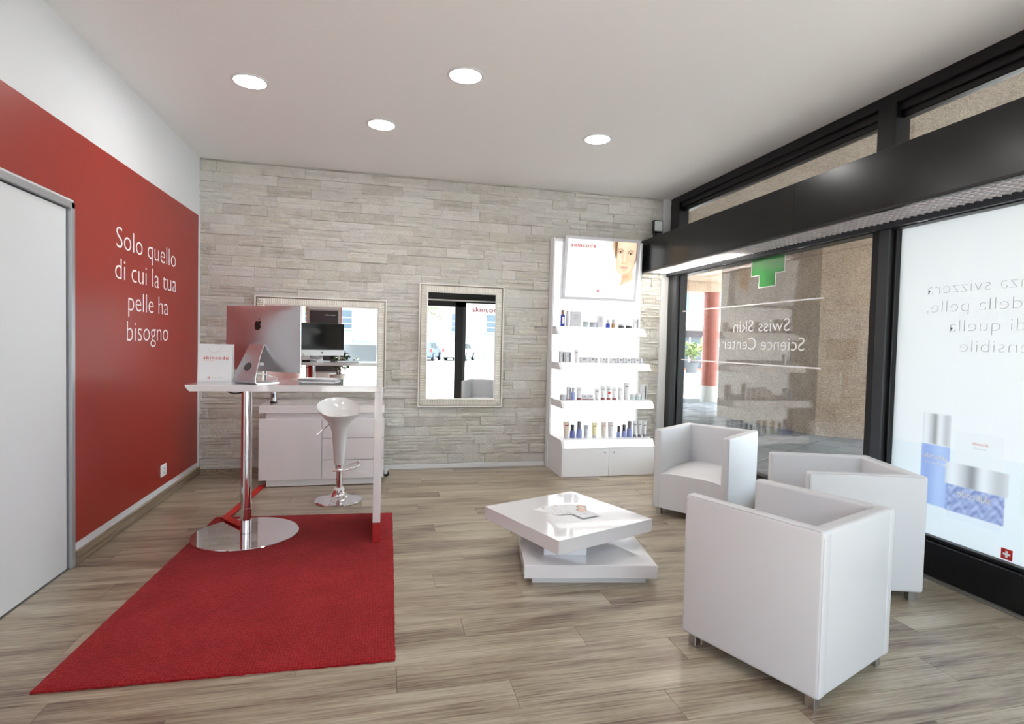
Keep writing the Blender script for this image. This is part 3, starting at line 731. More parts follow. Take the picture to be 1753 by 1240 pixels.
# carrier bag
bag = thing('paper_bag', 'white paper carrier bag with red lettering on the high table', 'bag', (-1.068, 4.09, TZ))
mb = MB(); w_ = .103
v = [(-w_, -.045, 0), (w_, -.045, 0), (w_, .045, 0), (-w_, .045, 0), (-w_, -.022, .258), (w_, -.022, .258), (w_, .03, .258), (-w_, .03, .258), (-w_+.004, .0, 0.0), (w_-.004, 0, 0), (w_-.012, .004, .258), (-w_+.012, .004, .258)]
mb.add(v, [(0, 1, 5, 4), (2, 3, 7, 6), (1, 2, 6, 10, 5), (3, 0, 4, 11, 7), (0, 3, 2, 1)]); part('body', mb, 'paper_white', bag, True, 0)
tilt = Vector((0, .023, .258)).normalized()
bo_ = lambda x, z: (x, -.0455+.023*z/.258, z)
lettering('skincode', bo_(-.069, .158), (1, 0, 0), tilt, .152, .022, 'red_letter', bag, thin=.007, spacing=1.12, depth=.0012, local=True)
lettering('exclusive essentials', bo_(-.069, .147), (1, 0, 0), tilt, .065, .006, 'pale_red_letter', bag, depth=.0012, local=True)
lettering('swiss made', bo_(-.02, .034), (1, 0, 0), tilt, .07, .006, 'faint_letter', bag, depth=.0012, local=True)
swiss_cross(bo_(-.039, .031), (1, 0, 0), tilt, .0125, bag, True)
for yy, fz in ((-.0245, 1), (.033, 1)):
    mb = MB(); mb.tube([(-.043, yy-.002, .24), (-.036, yy-.005, .225), (-.018, yy-.006, .207), (0, yy-.007, .203), (.02, yy-.006, .209), (.036, yy-.004, .226), (.043, yy-.002, .24)], .0028, 8); part('rope_handle', mb, 'cable_white', bag, True)
# red cable sleeve: along the floor from the sideboard, over the base plate and up behind the pole
def ribbon(pts, w, t):
    P = [Vector(p) for p in pts]; v = []; n = len(P); f = []
    for i, p in enumerate(P):
        d = (P[min(n-1, i+1)]-P[max(0, i-1)]).normalized()
        if abs(d.z) > .7: side = Vector((.978, .21, 0)).normalized(); up = side.cross(d)
        else: side = d.cross(Vector((0, 0, 1))).normalized(); up = Vector((0, 0, 1))
        for a, b_ in ((-1, -1), (1, -1), (1, 1), (-1, 1)): v.append(p+side*a*w/2+up*b_*t/2)
    for i in range(n-1):
        for k in range(4): f.append((4*i+k, 4*i+(k+1) % 4, 4*i+4+(k+1) % 4, 4*i+4+k))
    f += [(0, 1, 2, 3), tuple(4*(n-1)+k for k in (3, 2, 1, 0))]
    mb = MB(); mb.add(v, f); return mb
tag(part('cable_sleeve', ribbon([(-1.06, 5.62, .008), (-1.085, 5.3, .008), (-1.115, 4.92, .008), (-1.132, 4.70, .010), (-1.135, 4.62, .02), (-1.09, 4.52, .036), (-1.02, 4.43, .038), (-.95, 4.34, .04)], .055, .008), 'red_strap', smooth=60), 'flat red cable sleeve running from the sideboard to the table pole', 'cable sleeve')
mb = ribbon([(-.932, 4.262, .05), (-.932, 4.262, .4), (-.932, 4.262, .8), (-.932, 4.262, 1.04)], .034, .01)
tag(part('pole_sleeve', mb, 'red_strap'), 'red cable sleeve standing upright behind the chrome pole', 'cable sleeve')
# ================================================================ SIDEBOARD, STOOL
sb = thing('sideboard', 'glossy white sideboard with door and drawers against the stone wall', 'sideboard', (-.52, 5.8, 0))
SX0, SX1, SY0, SY1 = -1.086, .045, 5.54, D-.035
mb = MB(); mb.rbox(SX0, SX1, SY0, SY1, .70, .77, .002, 1); part('top_slab', mb, 'gloss_lilac', sb)
mb = MB(); mb.box(SX0+.06, SX1-.01, SY0+.03, SY1, .645, .70); part('recess_strip', mb, 'gloss_lilac', sb)
mb = MB(); mb.box(SX0, SX1, SY0+.021, SY1, .068, .645); part('carcass', mb, 'gloss_lilac', sb)
mb = MB(); mb.rbox(SX0, -.531, SY0, SY0+.02, .07, .643, .0015, 1); part('door', mb, 'gloss_lilac', sb)
for z0, z1 in ((.07, .248), (.253, .455), (.46, .643)):
    mb = MB(); mb.rbox(-.525, SX1, SY0, SY0+.02, z0, z1, .0015, 1); part('drawer', mb, 'gloss_lilac', sb)
mb = MB(); mb.box(SX0+.065, SX1-.03, SY0+.02, SY1, .008, .068); part('plinth', mb, 'laminate_white', sb)
for x in (SX0+.1, -.5, SX1-.1):
    mb = MB(); mb.lathe([(.012, 0), (.012, .008)], (x, SY0+.05, 0), 12); part('foot', mb, 'black_plastic', sb)
cn = thing('cordless_phone', 'small silver upright handset on a black base on the sideboard', 'phone', (-1.0, 5.78, .77))
mb = MB(); mb.lathe([(.033, 0), (.034, .008), (.03, .016)], seg=20); part('base', mb, 'black_plastic', cn, True)
mb = MB(); mb.lathe([(.028, .014), (.027, .05), (.024, .1), (.022, .112), (.012, .12)], seg=20); part('handset', mb, 'aluminium', cn, True)
mb = MB(); mb.rbox(-.012, .012, -.0285, -.024, .055, .095, .002, 1); part('display', mb, 'dark_grey', cn, True)
cs_ = thing('castor', 'small black castor on a white bracket beside the sideboard', 'castor', (.075, 5.86, 0))
mb = MB(); mb.lathe([(.008, -.012), (.026, -.012), (.028, -.006), (.028, .006), (.026, .012), (.008, .012)], seg=20); mb.v = [(x, z, y+.029) for x, y, z in mb.v]; part('wheel', mb, 'tyre', cs_, True)
mb = MB(); mb.rbox(-.025, .02, -.014, .014, .058, .082, .004, 1); mb.rbox(-.02, .012, -.018, -.0135, .03, .07, .001, 1); part('bracket', mb, 'cable_white', cs_, True)
# bar stool with moulded bombo seat
st = thing('bar_stool', 'white moulded bar stool with chrome trumpet foot', 'stool', (-.334, 5.03, 0))
mb = MB(); mb.lathe([(.2, 0), (.203, .006), (.196, .014), (.16, .022), (.11, .034), (.075, .052), (.055, .075), (.046, .098)], seg=56); part('trumpet_base', mb, 'chrome', st, True)
mb = MB(); mb.lathe([(.046, .096), (.045, .108), (.036, .116)], seg=32); part('base_collar', mb, 'laminate_white', st, True)
mb = MB(); mb.lathe([(.027, .1), (.027, .33)], seg=28); part('column', mb, 'chrome', st, True)
mb = MB(); mb.lathe([(.034, .262), (.034, .318)], seg=28); part('column_sleeve', mb, 'chrome', st, True)
arm = [(-.05, -.045, .275), (-.02, -.055, .275), (.04, -.06, .277), (.1, -.055, .284), (.15, -.04, .297), (.172, -.01, .315), (.168, .02, .33), (.13, .04, .318), (.06, .04, .3), (.0, .035, .29)]
mb = MB(); mb.tube(arm, .0105, 12); part('footrest', mb, 'chrome', st, True)
def seat():
    mb = MB(); seg = 48; tip = math.radians(-25)
    prof = [(0, .318, .042), (0, .42, .050), (0, .52, .058), (0, .60, .066), (.12, .655, .078), (.3, .70, .104), (.55, .745, .146), (.8, .785, .176), (1, .815, .192)]
    inn = [(1, .817, .189), (.9, .802, .176), (.6, .768, .13), (.3, .75, .07), (.0, .747, .002)]
    rings = []
    for k_, z, r in prof+inn:
        row = []
        for k in range(seg):
            a = 2*math.pi*k/seg; d = a-tip; c = math.cos(d)
            lip = max(0, c)**6; back = max(0, -c)
            rad = r*(1+k_*(.20*lip**1.4-.1))
            zz = z+k_*(.06*math.sin(a)*1.0+.012*back-.018*lip)
            row.append((rad*math.cos(a)-.02*k_, rad*math.sin(a), zz))
        rings.append(row)
    v = [p for r in rings for p in r]; f = []
    for i in range(len(rings)-1):
        for k in range(seg): f.append((i*seg+k, i*seg+(k+1) % seg, (i+1)*seg+(k+1) % seg, (i+1)*seg+k))
    f.append(tuple(range(seg))[::-1]); f.append(tuple(range((len(rings)-1)*seg, len(rings)*seg)))
    mb.add(v, f); return mb
part('seat_shell', seat(), 'stool_abs', st, True, 60)
mb = MB(); mb.tube([(-.055, -.05, .69), (-.1, -.085, .66), (-.15, -.105, .62), (-.178, -.11, .595)], .005, 8); part('height_lever', mb, 'chrome', st, True)
# ================================================================ MIRRORS
def mirror(x0, x1, z0, z1, label):
    t = thing('wall_mirror', label, 'mirror', ((x0+x1)/2, D-.02, z0), 0, 'framed mirrors on the stone wall')
    yb = D-.012
    def ring(mb, a0, a1, ya, yb_):
        # rectangular ring between insets a0<a1, front depth ya (outer edge) to yb_ (inner edge)
        o = [(x0+a0, z0+a0), (x1-a0, z0+a0), (x1-a0, z1-a0), (x0+a0, z1-a0)]; i_ = [(x0+a1, z0+a1), (x1-a1, z0+a1), (x1-a1, z1-a1), (x0+a1, z1-a1)]
        v = [(x, ya, z) for x, z in o]+[(x, yb_, z) for x, z in i_]+[(x, yb, z) for x, z in o]+[(x, yb, z) for x, z in i_]
        f = []
        for k in range(4):
            q = (k+1) % 4; f += [(k, q, 4+q, 4+k), (8+k, 8+q, q, k), (4+k, 4+q, 12+q, 12+k)]
        mb.add(v, f)
    mb = MB(); ring(mb, 0, .011, D-.05, D-.05); part('outer_lip', mb, 'frame_bright', t, smooth=0)
    mb = MB(); ring(mb, .011, .022, D-.030, D-.030); part('shadow_groove', mb, 'groove_shade_brown', t, smooth=0)  # recess shade painted in as a darker brown
    mb = MB(); ring(mb, .022, .082, D-.034, D-.046); fr_ = part('frame_band', mb, 'frame_cream', t, smooth=0)
    mb = MB(); ring(mb, .082, .094, D-.054, D-.046); part('inner_lip', mb, 'frame_bright', t, smooth=0)
    fl_ = MB(); sp = .0175; a0, a1 = .026, .080
    def rib(p, q, d):     # from outer p to inner q, d = along direction
        w = sp*.30; v = []
        for pt, yy in ((p, D-.035), (q, D-.047)):
            v += [(pt[0]-d[0]*w, yy+.002, pt[1]-d[1]*w), (pt[0], yy-.006, pt[1]), (pt[0]+d[0]*w, yy+.002, pt[1]+d[1]*w)]
        fl_.add(v, [(0, 1, 4, 3), (1, 2, 5, 4), (0, 2, 1), (3, 4, 5)])
    for z_o, z_i in ((z0+a0, z0+a1), (z1-a0, z1-a1)):
        n = int((x1-x0-.06)/sp)
        for i in range(n+1):
            x = x0+.03+(x1-x0-.06)*i/n
            e = min(x-x0, x1-x); top = min(a1, e)
            if top <= a0+.004: continue
            zi = z_o+(z_i-z_o)*(top-a0)/(a1-a0); rib((x, z_o), (x, zi), (1, 0))
    for x_o, x_i in ((x0+a0, x0+a1), (x1-a0, x1-a1)):
        n = int((z1-z0-.06)/sp)
        for i in range(n+1):
            z = z0+.03+(z1-z0-.06)*i/n
            e = min(z-z0, z1-z); top = min(a1, e)
            if top <= a0+.004: continue
            xi = x_o+(x_i-x_o)*(top-a0)/(a1-a0); rib((x_o, z), (xi, z), (0, 1))
    fo = part('fluting', fl_, 'frame_bright', fr_, smooth=0); fo['kind'] = 'stuff'
    mb = MB(); mb.box(x0+.09, x1-.09, D-.036, D-.03, z0+.09, z1-.09); part('mirror_glass', mb, 'mirror_glass', t, smooth=0)
    return t
mirror(-1.255, .055, .885, 1.826, 'wide mirror in a fluted cream frame above the sideboard')
mirror(.399, 1.335, .685, 2.03, 'upright mirror in a fluted cream frame between sideboard and display shelf')
# ================================================================ DISPLAY SHELF AND COSMETICS
UX0, UX1, UYB = 1.872, 2.93, 6.05
du = thing('display_shelf', 'tall backlit white display shelf with lightbox against the stone wall', 'shelf unit', (2.4, 5.85, 0))
mb = MB(); mb.rbox(UX0-.012, UX1+.01, UYB+.025, D-.025, 0, 2.60, .002, 1); part('back_board', mb, 'laminate_white', du)
mb = MB(); mb.box(UX0+.012, UX1-.02, UYB+.012, UYB+.024, .39, 2.56); part('backlit_panel', mb, 'shelf_glow', du, smooth=0)
for x in (UX0-.01, UX1-.012):
    mb = MB(); mb.rbox(x, x+.02, UYB-.03, UYB+.026, .39, 2.60, .002, 1); part('side_edge', mb, 'laminate_white', du)
SHELVES = ((1.603, 1.515, 5.91, 5.835), (1.207, 1.132, 5.765, 5.705), (.800, .725, 5.655, 5.60))
for zt, zb, yt, yb in SHELVES:
    mb = MB(); mb.prism([(UYB+.012, zt), (yt, zt), (yb, zb), (UYB+.012, zb)], 'x', UX0, UX1+.005); s_ = part('shelf', mb, 'laminate_white', du, smooth=0)
    sl_ = Vector((0, yb-yt, zb-zt)).normalized(); n_ = Vector((0, sl_.z, -sl_.y))
    a, b_ = Vector((0, yt, zt))+n_*.002+sl_*.002, Vector((0, yb, zb))+n_*.002-sl_*.002
    mb = MB(); v = [(x, q.y+dy.y, q.z+dy.z) for q in (a, b_) for x in (UX0+.03, UX1-.022) for dy in (Vector((0, 0, 0)), -n_*.003)]
    mb.add(v, [(0, 2, 6, 4), (1, 5, 7, 3), (0, 1, 3, 2), (4, 6, 7, 5), (0, 4, 5, 1), (2, 3, 7, 6)]); part('lit_fascia', mb, 'fascia_glow', s_, smooth=0)
    mid = (a+b_)/2+n_*.001; up = -sl_
    lettering('skincode', (2.33, (mid-up*.008).y, (mid-up*.008).z), (1, 0, 0), up, .15, .02, 'pale_red_letter', s_, thin=.01, depth=.002)
# deep lowest tray and cupboard
mb = MB(); mb.prism([(UYB+.02, .388), (5.62, .388), (5.565, .31), (UYB+.02, .31)], 'x', UX0, UX1+.005); s_ = part('shelf', mb, 'laminate_white', du, smooth=0)
sl_ = Vector((0, -.055, -.078)).normalized(); n_ = Vector((0, sl_.z, -sl_.y)); a, b_ = Vector((0, 5.62, .388))+n_*.002+sl_*.002, Vector((0, 5.565, .31))+n_*.002-sl_*.002
mb = MB(); v = [(x, q.y+dy.y, q.z+dy.z) for q in (a, b_) for x in (UX0+.03, UX1-.022) for dy in (Vector((0, 0, 0)), -n_*.003)]
mb.add(v, [(0, 2, 6, 4), (1, 5, 7, 3), (0, 1, 3, 2), (4, 6, 7, 5), (0, 4, 5, 1), (2, 3, 7, 6)]); part('lit_fascia', mb, 'fascia_glow', s_, smooth=0)
mid = (a+b_)/2+n_*.001; lettering('skincode', (2.33, (mid+sl_*.008).y, (mid+sl_*.008).z), (1, 0, 0), -sl_, .15, .02, 'pale_red_letter', s_, thin=.01, depth=.002)
mb = MB(); mb.box(UX0, UX1, 5.585, UYB+.024, 0, .31); part('cupboard_body', mb, 'laminate_white', du, smooth=0)
for x0, x1, kx in ((UX0, 2.400, 2.351), (2.403, UX1, 2.451)):
    mb = MB(); mb.rbox(x0, x1, 5.567, 5.584, .003, .308, .0015, 1); d_ = part('door', mb, 'laminate_white', du)
    mb = MB(); mb.lathe([(.005, 0), (.005, .014), (.009, .016), (.009, .022), (.006, .025)], seg=14); mb.v = [(x+kx, 5.567-z, y_+.262) for x, y_, z in mb.v]; part('knob', mb, 'brushed_steel', d_)
# lightbox with the advertising print
LB = {'x0': 1.935, 'x1': 2.815, 'z0': 1.905, 'z1': 2.588}
yt, yb = 5.83, 5.905
def lb(x, z, d=0.):
    t = (z-LB['z0'])/(LB['z1']-LB['z0']); return (x, yb+(yt-yb)*t-d, z)
mb = MB(); v = [lb(x, z, d) for z in (LB['z0'], LB['z1']) for d in (0, -.09) for x in (LB['x0'], LB['x1'])]
mb.add(v, [(0, 2, 3, 1), (4, 5, 7, 6), (0, 1, 5, 4), (2, 6, 7, 3), (0, 4, 6, 2), (1, 3, 7, 5)]); box = part('lightbox', mb, 'aluminium', du, smooth=0)
mb = MB(); mb.box(2.05, 2.7, 5.98, UYB+.03, 1.98, 2.45); part('lightbox_mount', mb, 'laminate_white', du, smooth=0)
mb = MB(); fw_ = .03; x0, x1, z0, z1 = LB['x0'], LB['x1'], LB['z0'], LB['z1']
for q in (((x0, z0), (x1, z0), (x1-fw_, z0+fw_), (x0+fw_, z0+fw_)), ((x1, z0), (x1, z1), (x1-fw_, z1-fw_), (x1-fw_, z0+fw_)), ((x1, z1), (x0, z1), (x0+fw_, z1-fw_), (x1-fw_, z1-fw_)), ((x0, z1), (x0, z0), (x0+fw_, z0+fw_), (x0+fw_, z1-fw_))):
    vv = [lb(a, b_, .012) for a, b_ in q]+[lb(a, b_, .0) for a, b_ in q]; mb.add(vv, [(0, 1, 2, 3), (0, 4, 5, 1), (2, 6, 7, 3), (1, 5, 6, 2), (3, 7, 4, 0)])
part('snap_frame', mb, 'frame_lightbox' if 'frame_lightbox' in M else mat('frame_lightbox', S(214, 214, 220), .4) and 'frame_lightbox', box, smooth=0)
def g2(x, y, cx, cy, sx, sy): return math.exp(-((x-cx)/sx)**2-((y-cy)/sy)**2)
def face_paint(x, z):
    """generic smiling-free beauty portrait on white; a, b run over a 701 x 1240 field around the head"""
    b_ = (z1-.03-z)/(z1-z0-.06)*1065+105
    a = (x-(x1-.03))/.265*500+632
    W_ = (1, .995, .98)
    c = W_
    def over(col, t):
        nonlocal c
        t = max(0, min(1, t)); c = mixc(c, col, t)
    if a < 40: return c
    skin, shade, hairc, hlight = (.96, .76, .56), (.72, .44, .26), (.20, .105, .04), (.50, .31, .14)
    # shoulders and neck
    neck = sst(300, 330, a+max(0, (b_-860))*.9)*(1-sst(560, 615, a))*sst(640, 680, b_)*(1-sst(-30, 30, b_-(960-(a-220)*.42)))
    over((.90, .66, .46), neck*.95); over(shade, neck*.75*g2(a, b_, 400, 740, 95, 70)); over(shade, neck*.5*g2(a, b_, 340, 870, 30, 90))
    over((1, .93, .88), .5*g2(a, b_, 250, 1070, 130, 70))
    # hair behind the face
    hl = 128-20*math.sin(b_/90); hair = sst(hl-45, hl+15, a)*(1-sst(200, 215, a))*sst(80, 110, b_)*(1-sst(380, 520, b_+(195-a)*1.0))
    over(mixc(hlight, hairc, sst(110, 175, a)), hair*.95)
    over((.25, .12, .06), sst(598, 620, a)*(1-sst(400, 520, b_))*.9)
    # head: outline as a varying half width about a leaning centre line
    cx_ = 392-(b_-300)*.03
    if b_ < 460: hw_ = 212
    else:
        t = (b_-460)/270; hw_ = 212*math.sqrt(max(0, 1-min(1, t)**2.3)) if t < 1 else 0
    left, right = cx_-hw_+(0 if b_ < 460 else -6), cx_+hw_
    f = sst(left-8, left+8, a)*(1-sst(right-8, right+8, a))*(1-sst(715, 735, b_))
    over(skin, f)
    over((.99, .86, .70), f*.8*g2(a, b_, 360, 170, 130, 90)); over((.99, .86, .72), f*.7*g2(a, b_, 350, 400, 26, 110))
    over((1, .90, .80), f*.6*g2(a, b_, 255, 420, 55, 70)); over((.95, .66, .52), f*.55*g2(a, b_, 520, 440, 70, 60)); over((.95, .68, .55), f*.35*g2(a, b_, 235, 460, 60, 60))
    over(shade, f*.55*sst(right-75, right+5, a)*sst(430, 560, b_)); over(shade, f*.35*(1-sst(left, left+38, a)))
    over((.80, .52, .32), f*.45*sst(560, 620, a)); over(shade, f*.45*g2(a, b_, 420, 700, 90, 26))
    over(shade, f*.40*g2(a, b_, 318, 380, 22, 90)); over(shade, f*.30*g2(a, b_, 415, 400, 20, 80))
    # brows, eyes
    for ex, ey, s_ in ((258, 298, 1), (488, 318, 1.05)):
        d = (a-ex)/s_
        arch = ey-62+(d/70)**2*22+(12 if (ex < 300 and d > 20) or (ex > 300 and d < -20) else 0)
        over((.32, .18, .09), f*.85*(1-sst(58, 76, abs(d)))*math.exp(-((b_-arch)/10)**2))
        over((.55, .33, .2), f*.5*g2(a, b_, ex, ey-22, 58*s_, 22))
        eye = (1-sst(.85, 1.1, math.hypot(d/46, (b_-ey)/20)))
        over((.92, .88, .82), f*eye*.8); over((.30, .24, .16), f*(1-sst(17, 22, math.hypot(d, b_-ey+1)))*eye**.5); over((.03, .02, .02), f*(1-sst(7, 10, math.hypot(d, b_-ey+1))))
        over((.14, .07, .04), f*.95*math.exp(-((b_-(ey-18+(d/46)**2*15))/6)**2)*(1-sst(44, 60, abs(d)))); over((.42, .25, .16), f*.55*math.exp(-((b_-(ey+19-(d/46)**2*12))/6)**2)*(1-sst(40, 55, abs(d))))
    # nose, mouth
    over((.45, .22, .14), f*.7*g2(a, b_, 328, 490, 12, 8)); over((.45, .22, .14), f*.7*g2(a, b_, 392, 494, 12, 8)); over(shade, f*.4*g2(a, b_, 360, 505, 45, 12))
    m_ = (a-365)/88
    if abs(m_) < 1:
        up_ = 572-16*(1-m_*m_)+10*math.exp(-(m_/.16)**2); lo_ = 578+42*(1-m_*m_)
        over((.78, .46, .38), f*.8*inside(b_, up_, lo_, 5)); over((.50, .22, .18), f*.8*math.exp(-((b_-576-4*m_*m_)/4)**2)); over((.93, .70, .62), f*.5*g2(a, b_, 365, 600, 40, 9))
    over(shade, f*.35*g2(a, b_, 365, 640, 50, 14))
    over((.20, .14, .12), .9*g2(a, b_, 600, 470, 12, 38))
    return tuple(k**1.25 for k in c)
xs = frange(x0+.03, x1-.31, 12)+frange(x1-.305, x1-.03, 150); zz_ = frange(z0+.03, z1-.03, 260)
printed('advertising_print', xs, zz_, lambda a, b_: lb(a, b_, .004), face_paint, 'lit_poster', box, base_of(box))
tl = Vector((0, yt-yb, z1-z0)).normalized()
lettering('skincode', lb(2.005, 2.475, .006), (1, 0, 0), tl, .285, .044, 'red_letter', box, thin=.02, spacing=1.18)
lettering('exclusive', lb(2.005, 2.452, .006), (1, 0, 0), tl, .12, .012, 'pale_red_letter', box)
for i, (bd, w_) in enumerate((("L'innovazione", .27), ('cosmetica svizzera', .39), ('per una pelle sana', .38), ('e bella', .13))):
    lettering(bd, lb(2.0, 2.30-i*.053, .006), (1, 0, 0), tl, w_, .03, 'faint_letter', box, thin=-.01)
swiss_cross(lb(2.335, 1.995, .006), (1, 0, 0), tl, .026, box)
# cosmetics: every one a thing of its own
for nm, c, r in (('cosmetic_blue', (62, 78, 176), .2), ('cosmetic_darkblue', (104, 116, 180), .25), ('silver_cap', (186, 186, 190), .25), ('copper_cap', (150, 112, 96), .3), ('glass_green', (196, 214, 214), .1), ('glass_greyblue', (190, 198, 212), .1), ('amber', (186, 140, 96), .2), ('jar_dark', (70, 70, 76), .25), ('tube_white', (218, 218, 220), .35), ('tube_beige', (226, 214, 200), .4), ('cream_yellow', (240, 232, 186), .35), ('carton_white', (208, 208, 212), .5), ('stripe_grey', (126, 126, 134), .5), ('stripe_blue', (150, 160, 210), .5), ('band_maroon', (150, 84, 88), .5), ('tube_grey', (192, 195, 202), .4)):
    mat(nm, S(*c), r)
mat('clear_plastic', S(225, 228, 232), .1)
GRP = {1: 'cosmetics on the top shelf', 2: 'cosmetics on the second shelf', 3: 'cosmetics on the third shelf', 4: 'cosmetics on the lowest shelf'}
SZ = {1: (1.603, 5.955), 2: (1.207, 5.86), 3: (.800, 5.80), 4: (.388, 5.76)}
def item(name, label, cat, row, x):
    z, y = SZ[row]; return thing(name, label, cat, (x, y, z+.0003), 0, GRP[row])
def P_(mb, name, m, t, sm=35): return part(name, mb, m, t, True, sm)
def bottle(row, x, w, h, body, cap, label, capfrac=.3, lab=None):
    t = item('cosmetic_bottle', label, 'bottle', row, x); r = w/2; hb = h*(1-capfrac)
    mb = MB(); mb.lathe([(r*.94, 0), (r, .003), (r, hb-.008), (r*.8, hb)], seg=20); P_(mb, 'body', body, t)
    mb = MB(); mb.lathe([(r*.72, hb), (r*.72, h-.003), (r*.66, h)], seg=20); P_(mb, 'cap', cap, t)
    if lab:
        mb = MB(); mb.rbox(-r*.5, r*.5, -r-.001, -r*.82, hb*.25, hb*.8, .0004, 1); P_(mb, 'label', lab, t, 0)
def carton(row, x, w, h, label, dep=None, stripe=None, band=None, name='carton_box', m='carton_white'):
    t = item(name, label, 'box', row, x); d = dep or w
    mb = MB(); mb.rbox(-w/2, w/2, -d/2, d/2, 0, h, .0012, 1); P_(mb, 'body', m, t)
    if stripe:
        mb = MB(); mb.box(w*.08, w*.36, -d/2-.0008, -d/2, h*.06, h*.92); P_(mb, 'stripe', stripe, t, 0)
    if band:
        mb = MB(); mb.box(-w/2-.0006, w/2+.0006, -d/2-.0008, -d/2+.01, .0, .009); P_(mb, 'band', band, t, 0)
    mb = MB()
    for k in range(3): mb.box(-w*.3, w*(.22-.08*k), -d/2-.0011, -d/2-.0004, h*(.74-.11*k), h*(.74-.11*k)+.004)
    P_(mb, 'print_lines', 'stripe_grey', t, 0)
def jar(row, x, w, h, label, body, lid='silver_cap'):
    t = item('cosmetic_jar', label, 'jar', row, x); r = w/2*.92
    mb = MB(); mb.lathe([(r*.9, 0), (r, .004), (r, h*.55), (r*.9, h*.6)], seg=24); P_(mb, 'body', body, t)
    mb = MB(); mb.lathe([(r*1.0, h*.6), (r*1.02, h*.63), (r*1.02, h-.004), (r*.96, h)], seg=24); P_(mb, 'lid', lid, t)
def jarbox(row, x, w, h, label):
    t = item('boxed_jar', label, 'boxed jar', row, x)
    mb = MB(); mb.rbox(-w/2, w*.02, -.03, .04, 0, h, .001, 1); P_(mb, 'carton', 'carton_white', t)
    r = w*.235
    mb = MB(); mb.lathe([(r*.9, 0), (r, .004), (r, h*.5), (r*.92, h*.55)], (w*.26, -.01, 0), 20); P_(mb, 'jar_body', 'tube_grey', t)
    mb = MB(); mb.lathe([(r, h*.55), (r, h*.88), (r*.95, h*.92)], (w*.26, -.01, 0), 20); P_(mb, 'jar_lid', 'silver_cap', t)
    mb = MB(); mb.box(-w*.36, -w*.12, -.0311, -.0301, h*.45, h*.75); P_(mb, 'print_mark', 'stripe_grey', t, 0)
def tube_(row, x, w, h, label, m='tube_white', cap='tube_white', text='stripe_grey', dot=False):
    t = item('cosmetic_tube', label, 'tube', row, x); hc = h*.16; mb = MB(); v = []; f = []; seg = 16; n = 6
    for i in range(n+1):
        u = i/n; z = hc+(h-hc)*u; rx = w*(.36+.14*u); ry = w*.34*(1-u)+.0012
        for k in range(seg):
            a = 2*math.pi*k/seg; v.append((rx*math.cos(a), ry*math.sin(a), z))
    for i in range(n):
        for k in range(seg): f.append((i*seg+k, i*seg+(k+1) % seg, (i+1)*seg+(k+1) % seg, (i+1)*seg+k))
    f += [tuple(range(seg))[::-1], tuple(range(n*seg, (n+1)*seg))]
    mb.add(v, f); P_(mb, 'body', m, t)
    mb = MB(); mb.lathe([(w*.33, 0), (w*.35, .002), (w*.34, hc-.002), (w*.3, hc)], seg=16); P_(mb, 'cap', cap, t)
    mb = MB(); mb.box(-w*.22, w*.28, -w*.15, -w*.10, h*.74, h*.79); P_(mb, 'print_line', text, t, 0)
    if dot:
        mb = MB(); mb.lathe([(.001, 0), (w*.26, 0), (w*.26, .003)], seg=20); mb.v = [(x_+w*.05, -w*.26-z_, y_+h*.52) for x_, y_, z_ in mb.v]; P_(mb, 'red_dot', 'red_letter', t, 0)
bottle(1, 1.968, .05, .182, 'cosmetic_blue', 'copper_cap', 'tall blue bottle with silver cap at the left end of the top shelf', .28, 'white_letter')
bottle(1, 2.021, .036, .177, 'tube_grey', 'silver_cap', 'slim pale bottle with grey cap next to the tall blue bottle', .27)
carton(1, 2.118, .116, .171, 'large upright white box with grey print on the top shelf', .05)
jar(1, 2.241, .078, .065, 'pale green glass jar on the top shelf beside the large white box', 'glass_green')
jar(1, 2.330, .088, .061, 'grey blue glass jar on the top shelf beside the pale green jar', 'glass_greyblue')
carton(1, 2.409, .061, .133, 'tall white carton in the middle of the top shelf', .05)
bottle(1, 2.508, .05, .095, 'cosmetic_blue', 'silver_cap', 'short blue bottle on the top shelf right of the tall carton', .45)
bottle(1, 2.574, .046, .098, 'amber', 'silver_cap', 'short amber bottle on the top shelf beside the short blue bottle', .45)
jar(1, 2.673, .077, .048, 'low dark jar on the top shelf beside the amber bottle', 'jar_dark')
jar(1, 2.764, .082, .051, 'low dark jar on the top shelf beside the slim end carton', 'jar_dark', 'clear_plastic')
carton(1, 2.850, .06, .113, 'slim striped carton at the right end of the top shelf', .04, 'stripe_grey')
carton(2, 1.936, .051, .119, 'grey striped carton at the left end of the second shelf', .05, 'jar_dark')
carton(2, 2.008, .066, .117, 'pale striped carton second from left on the second shelf', .05, 'stripe_grey')
tube_(2, 2.105, .054, .143, 'tall pale tube on the second shelf, tallest of that row')
carton(2, 2.195, .09, .061, 'low white box beside the tall tube on the second shelf', .06)
for x, w_, l in ((2.316, .1, 'boxed jar next to the low white box on the second shelf'), (2.441, .084, 'boxed jar second of the six on the second shelf'), (2.553, .078, 'boxed jar third of the six on the second shelf'), (2.643, .088, 'boxed jar fourth of the six on the second shelf'), (2.743, .092, 'boxed jar fifth of the six on the second shelf'), (2.850, .097, 'boxed jar at the right end of the second shelf')):
    jarbox(2, x, w_, .062, l)
jar(3, 1.944, .078, .059, 'low silver jar at the left end of the third shelf', 'tube_grey')
carton(3, 2.009, .04, .138, 'slim grey striped carton beside the low silver jar', .04, 'stripe_grey', 'band_maroon')
bottle(3, 2.060, .046, .135, 'stripe_blue', 'silver_cap', 'lilac blue bottle with silver cap on the third shelf', .4)
tube_(3, 2.128, .07, .139, 'white tube beside the lilac blue bottle on the third shelf', cap='band_maroon')
carton(3, 2.195, .058, .059, 'low white box with maroon band beside the left tube', .05, None, 'band_maroon')
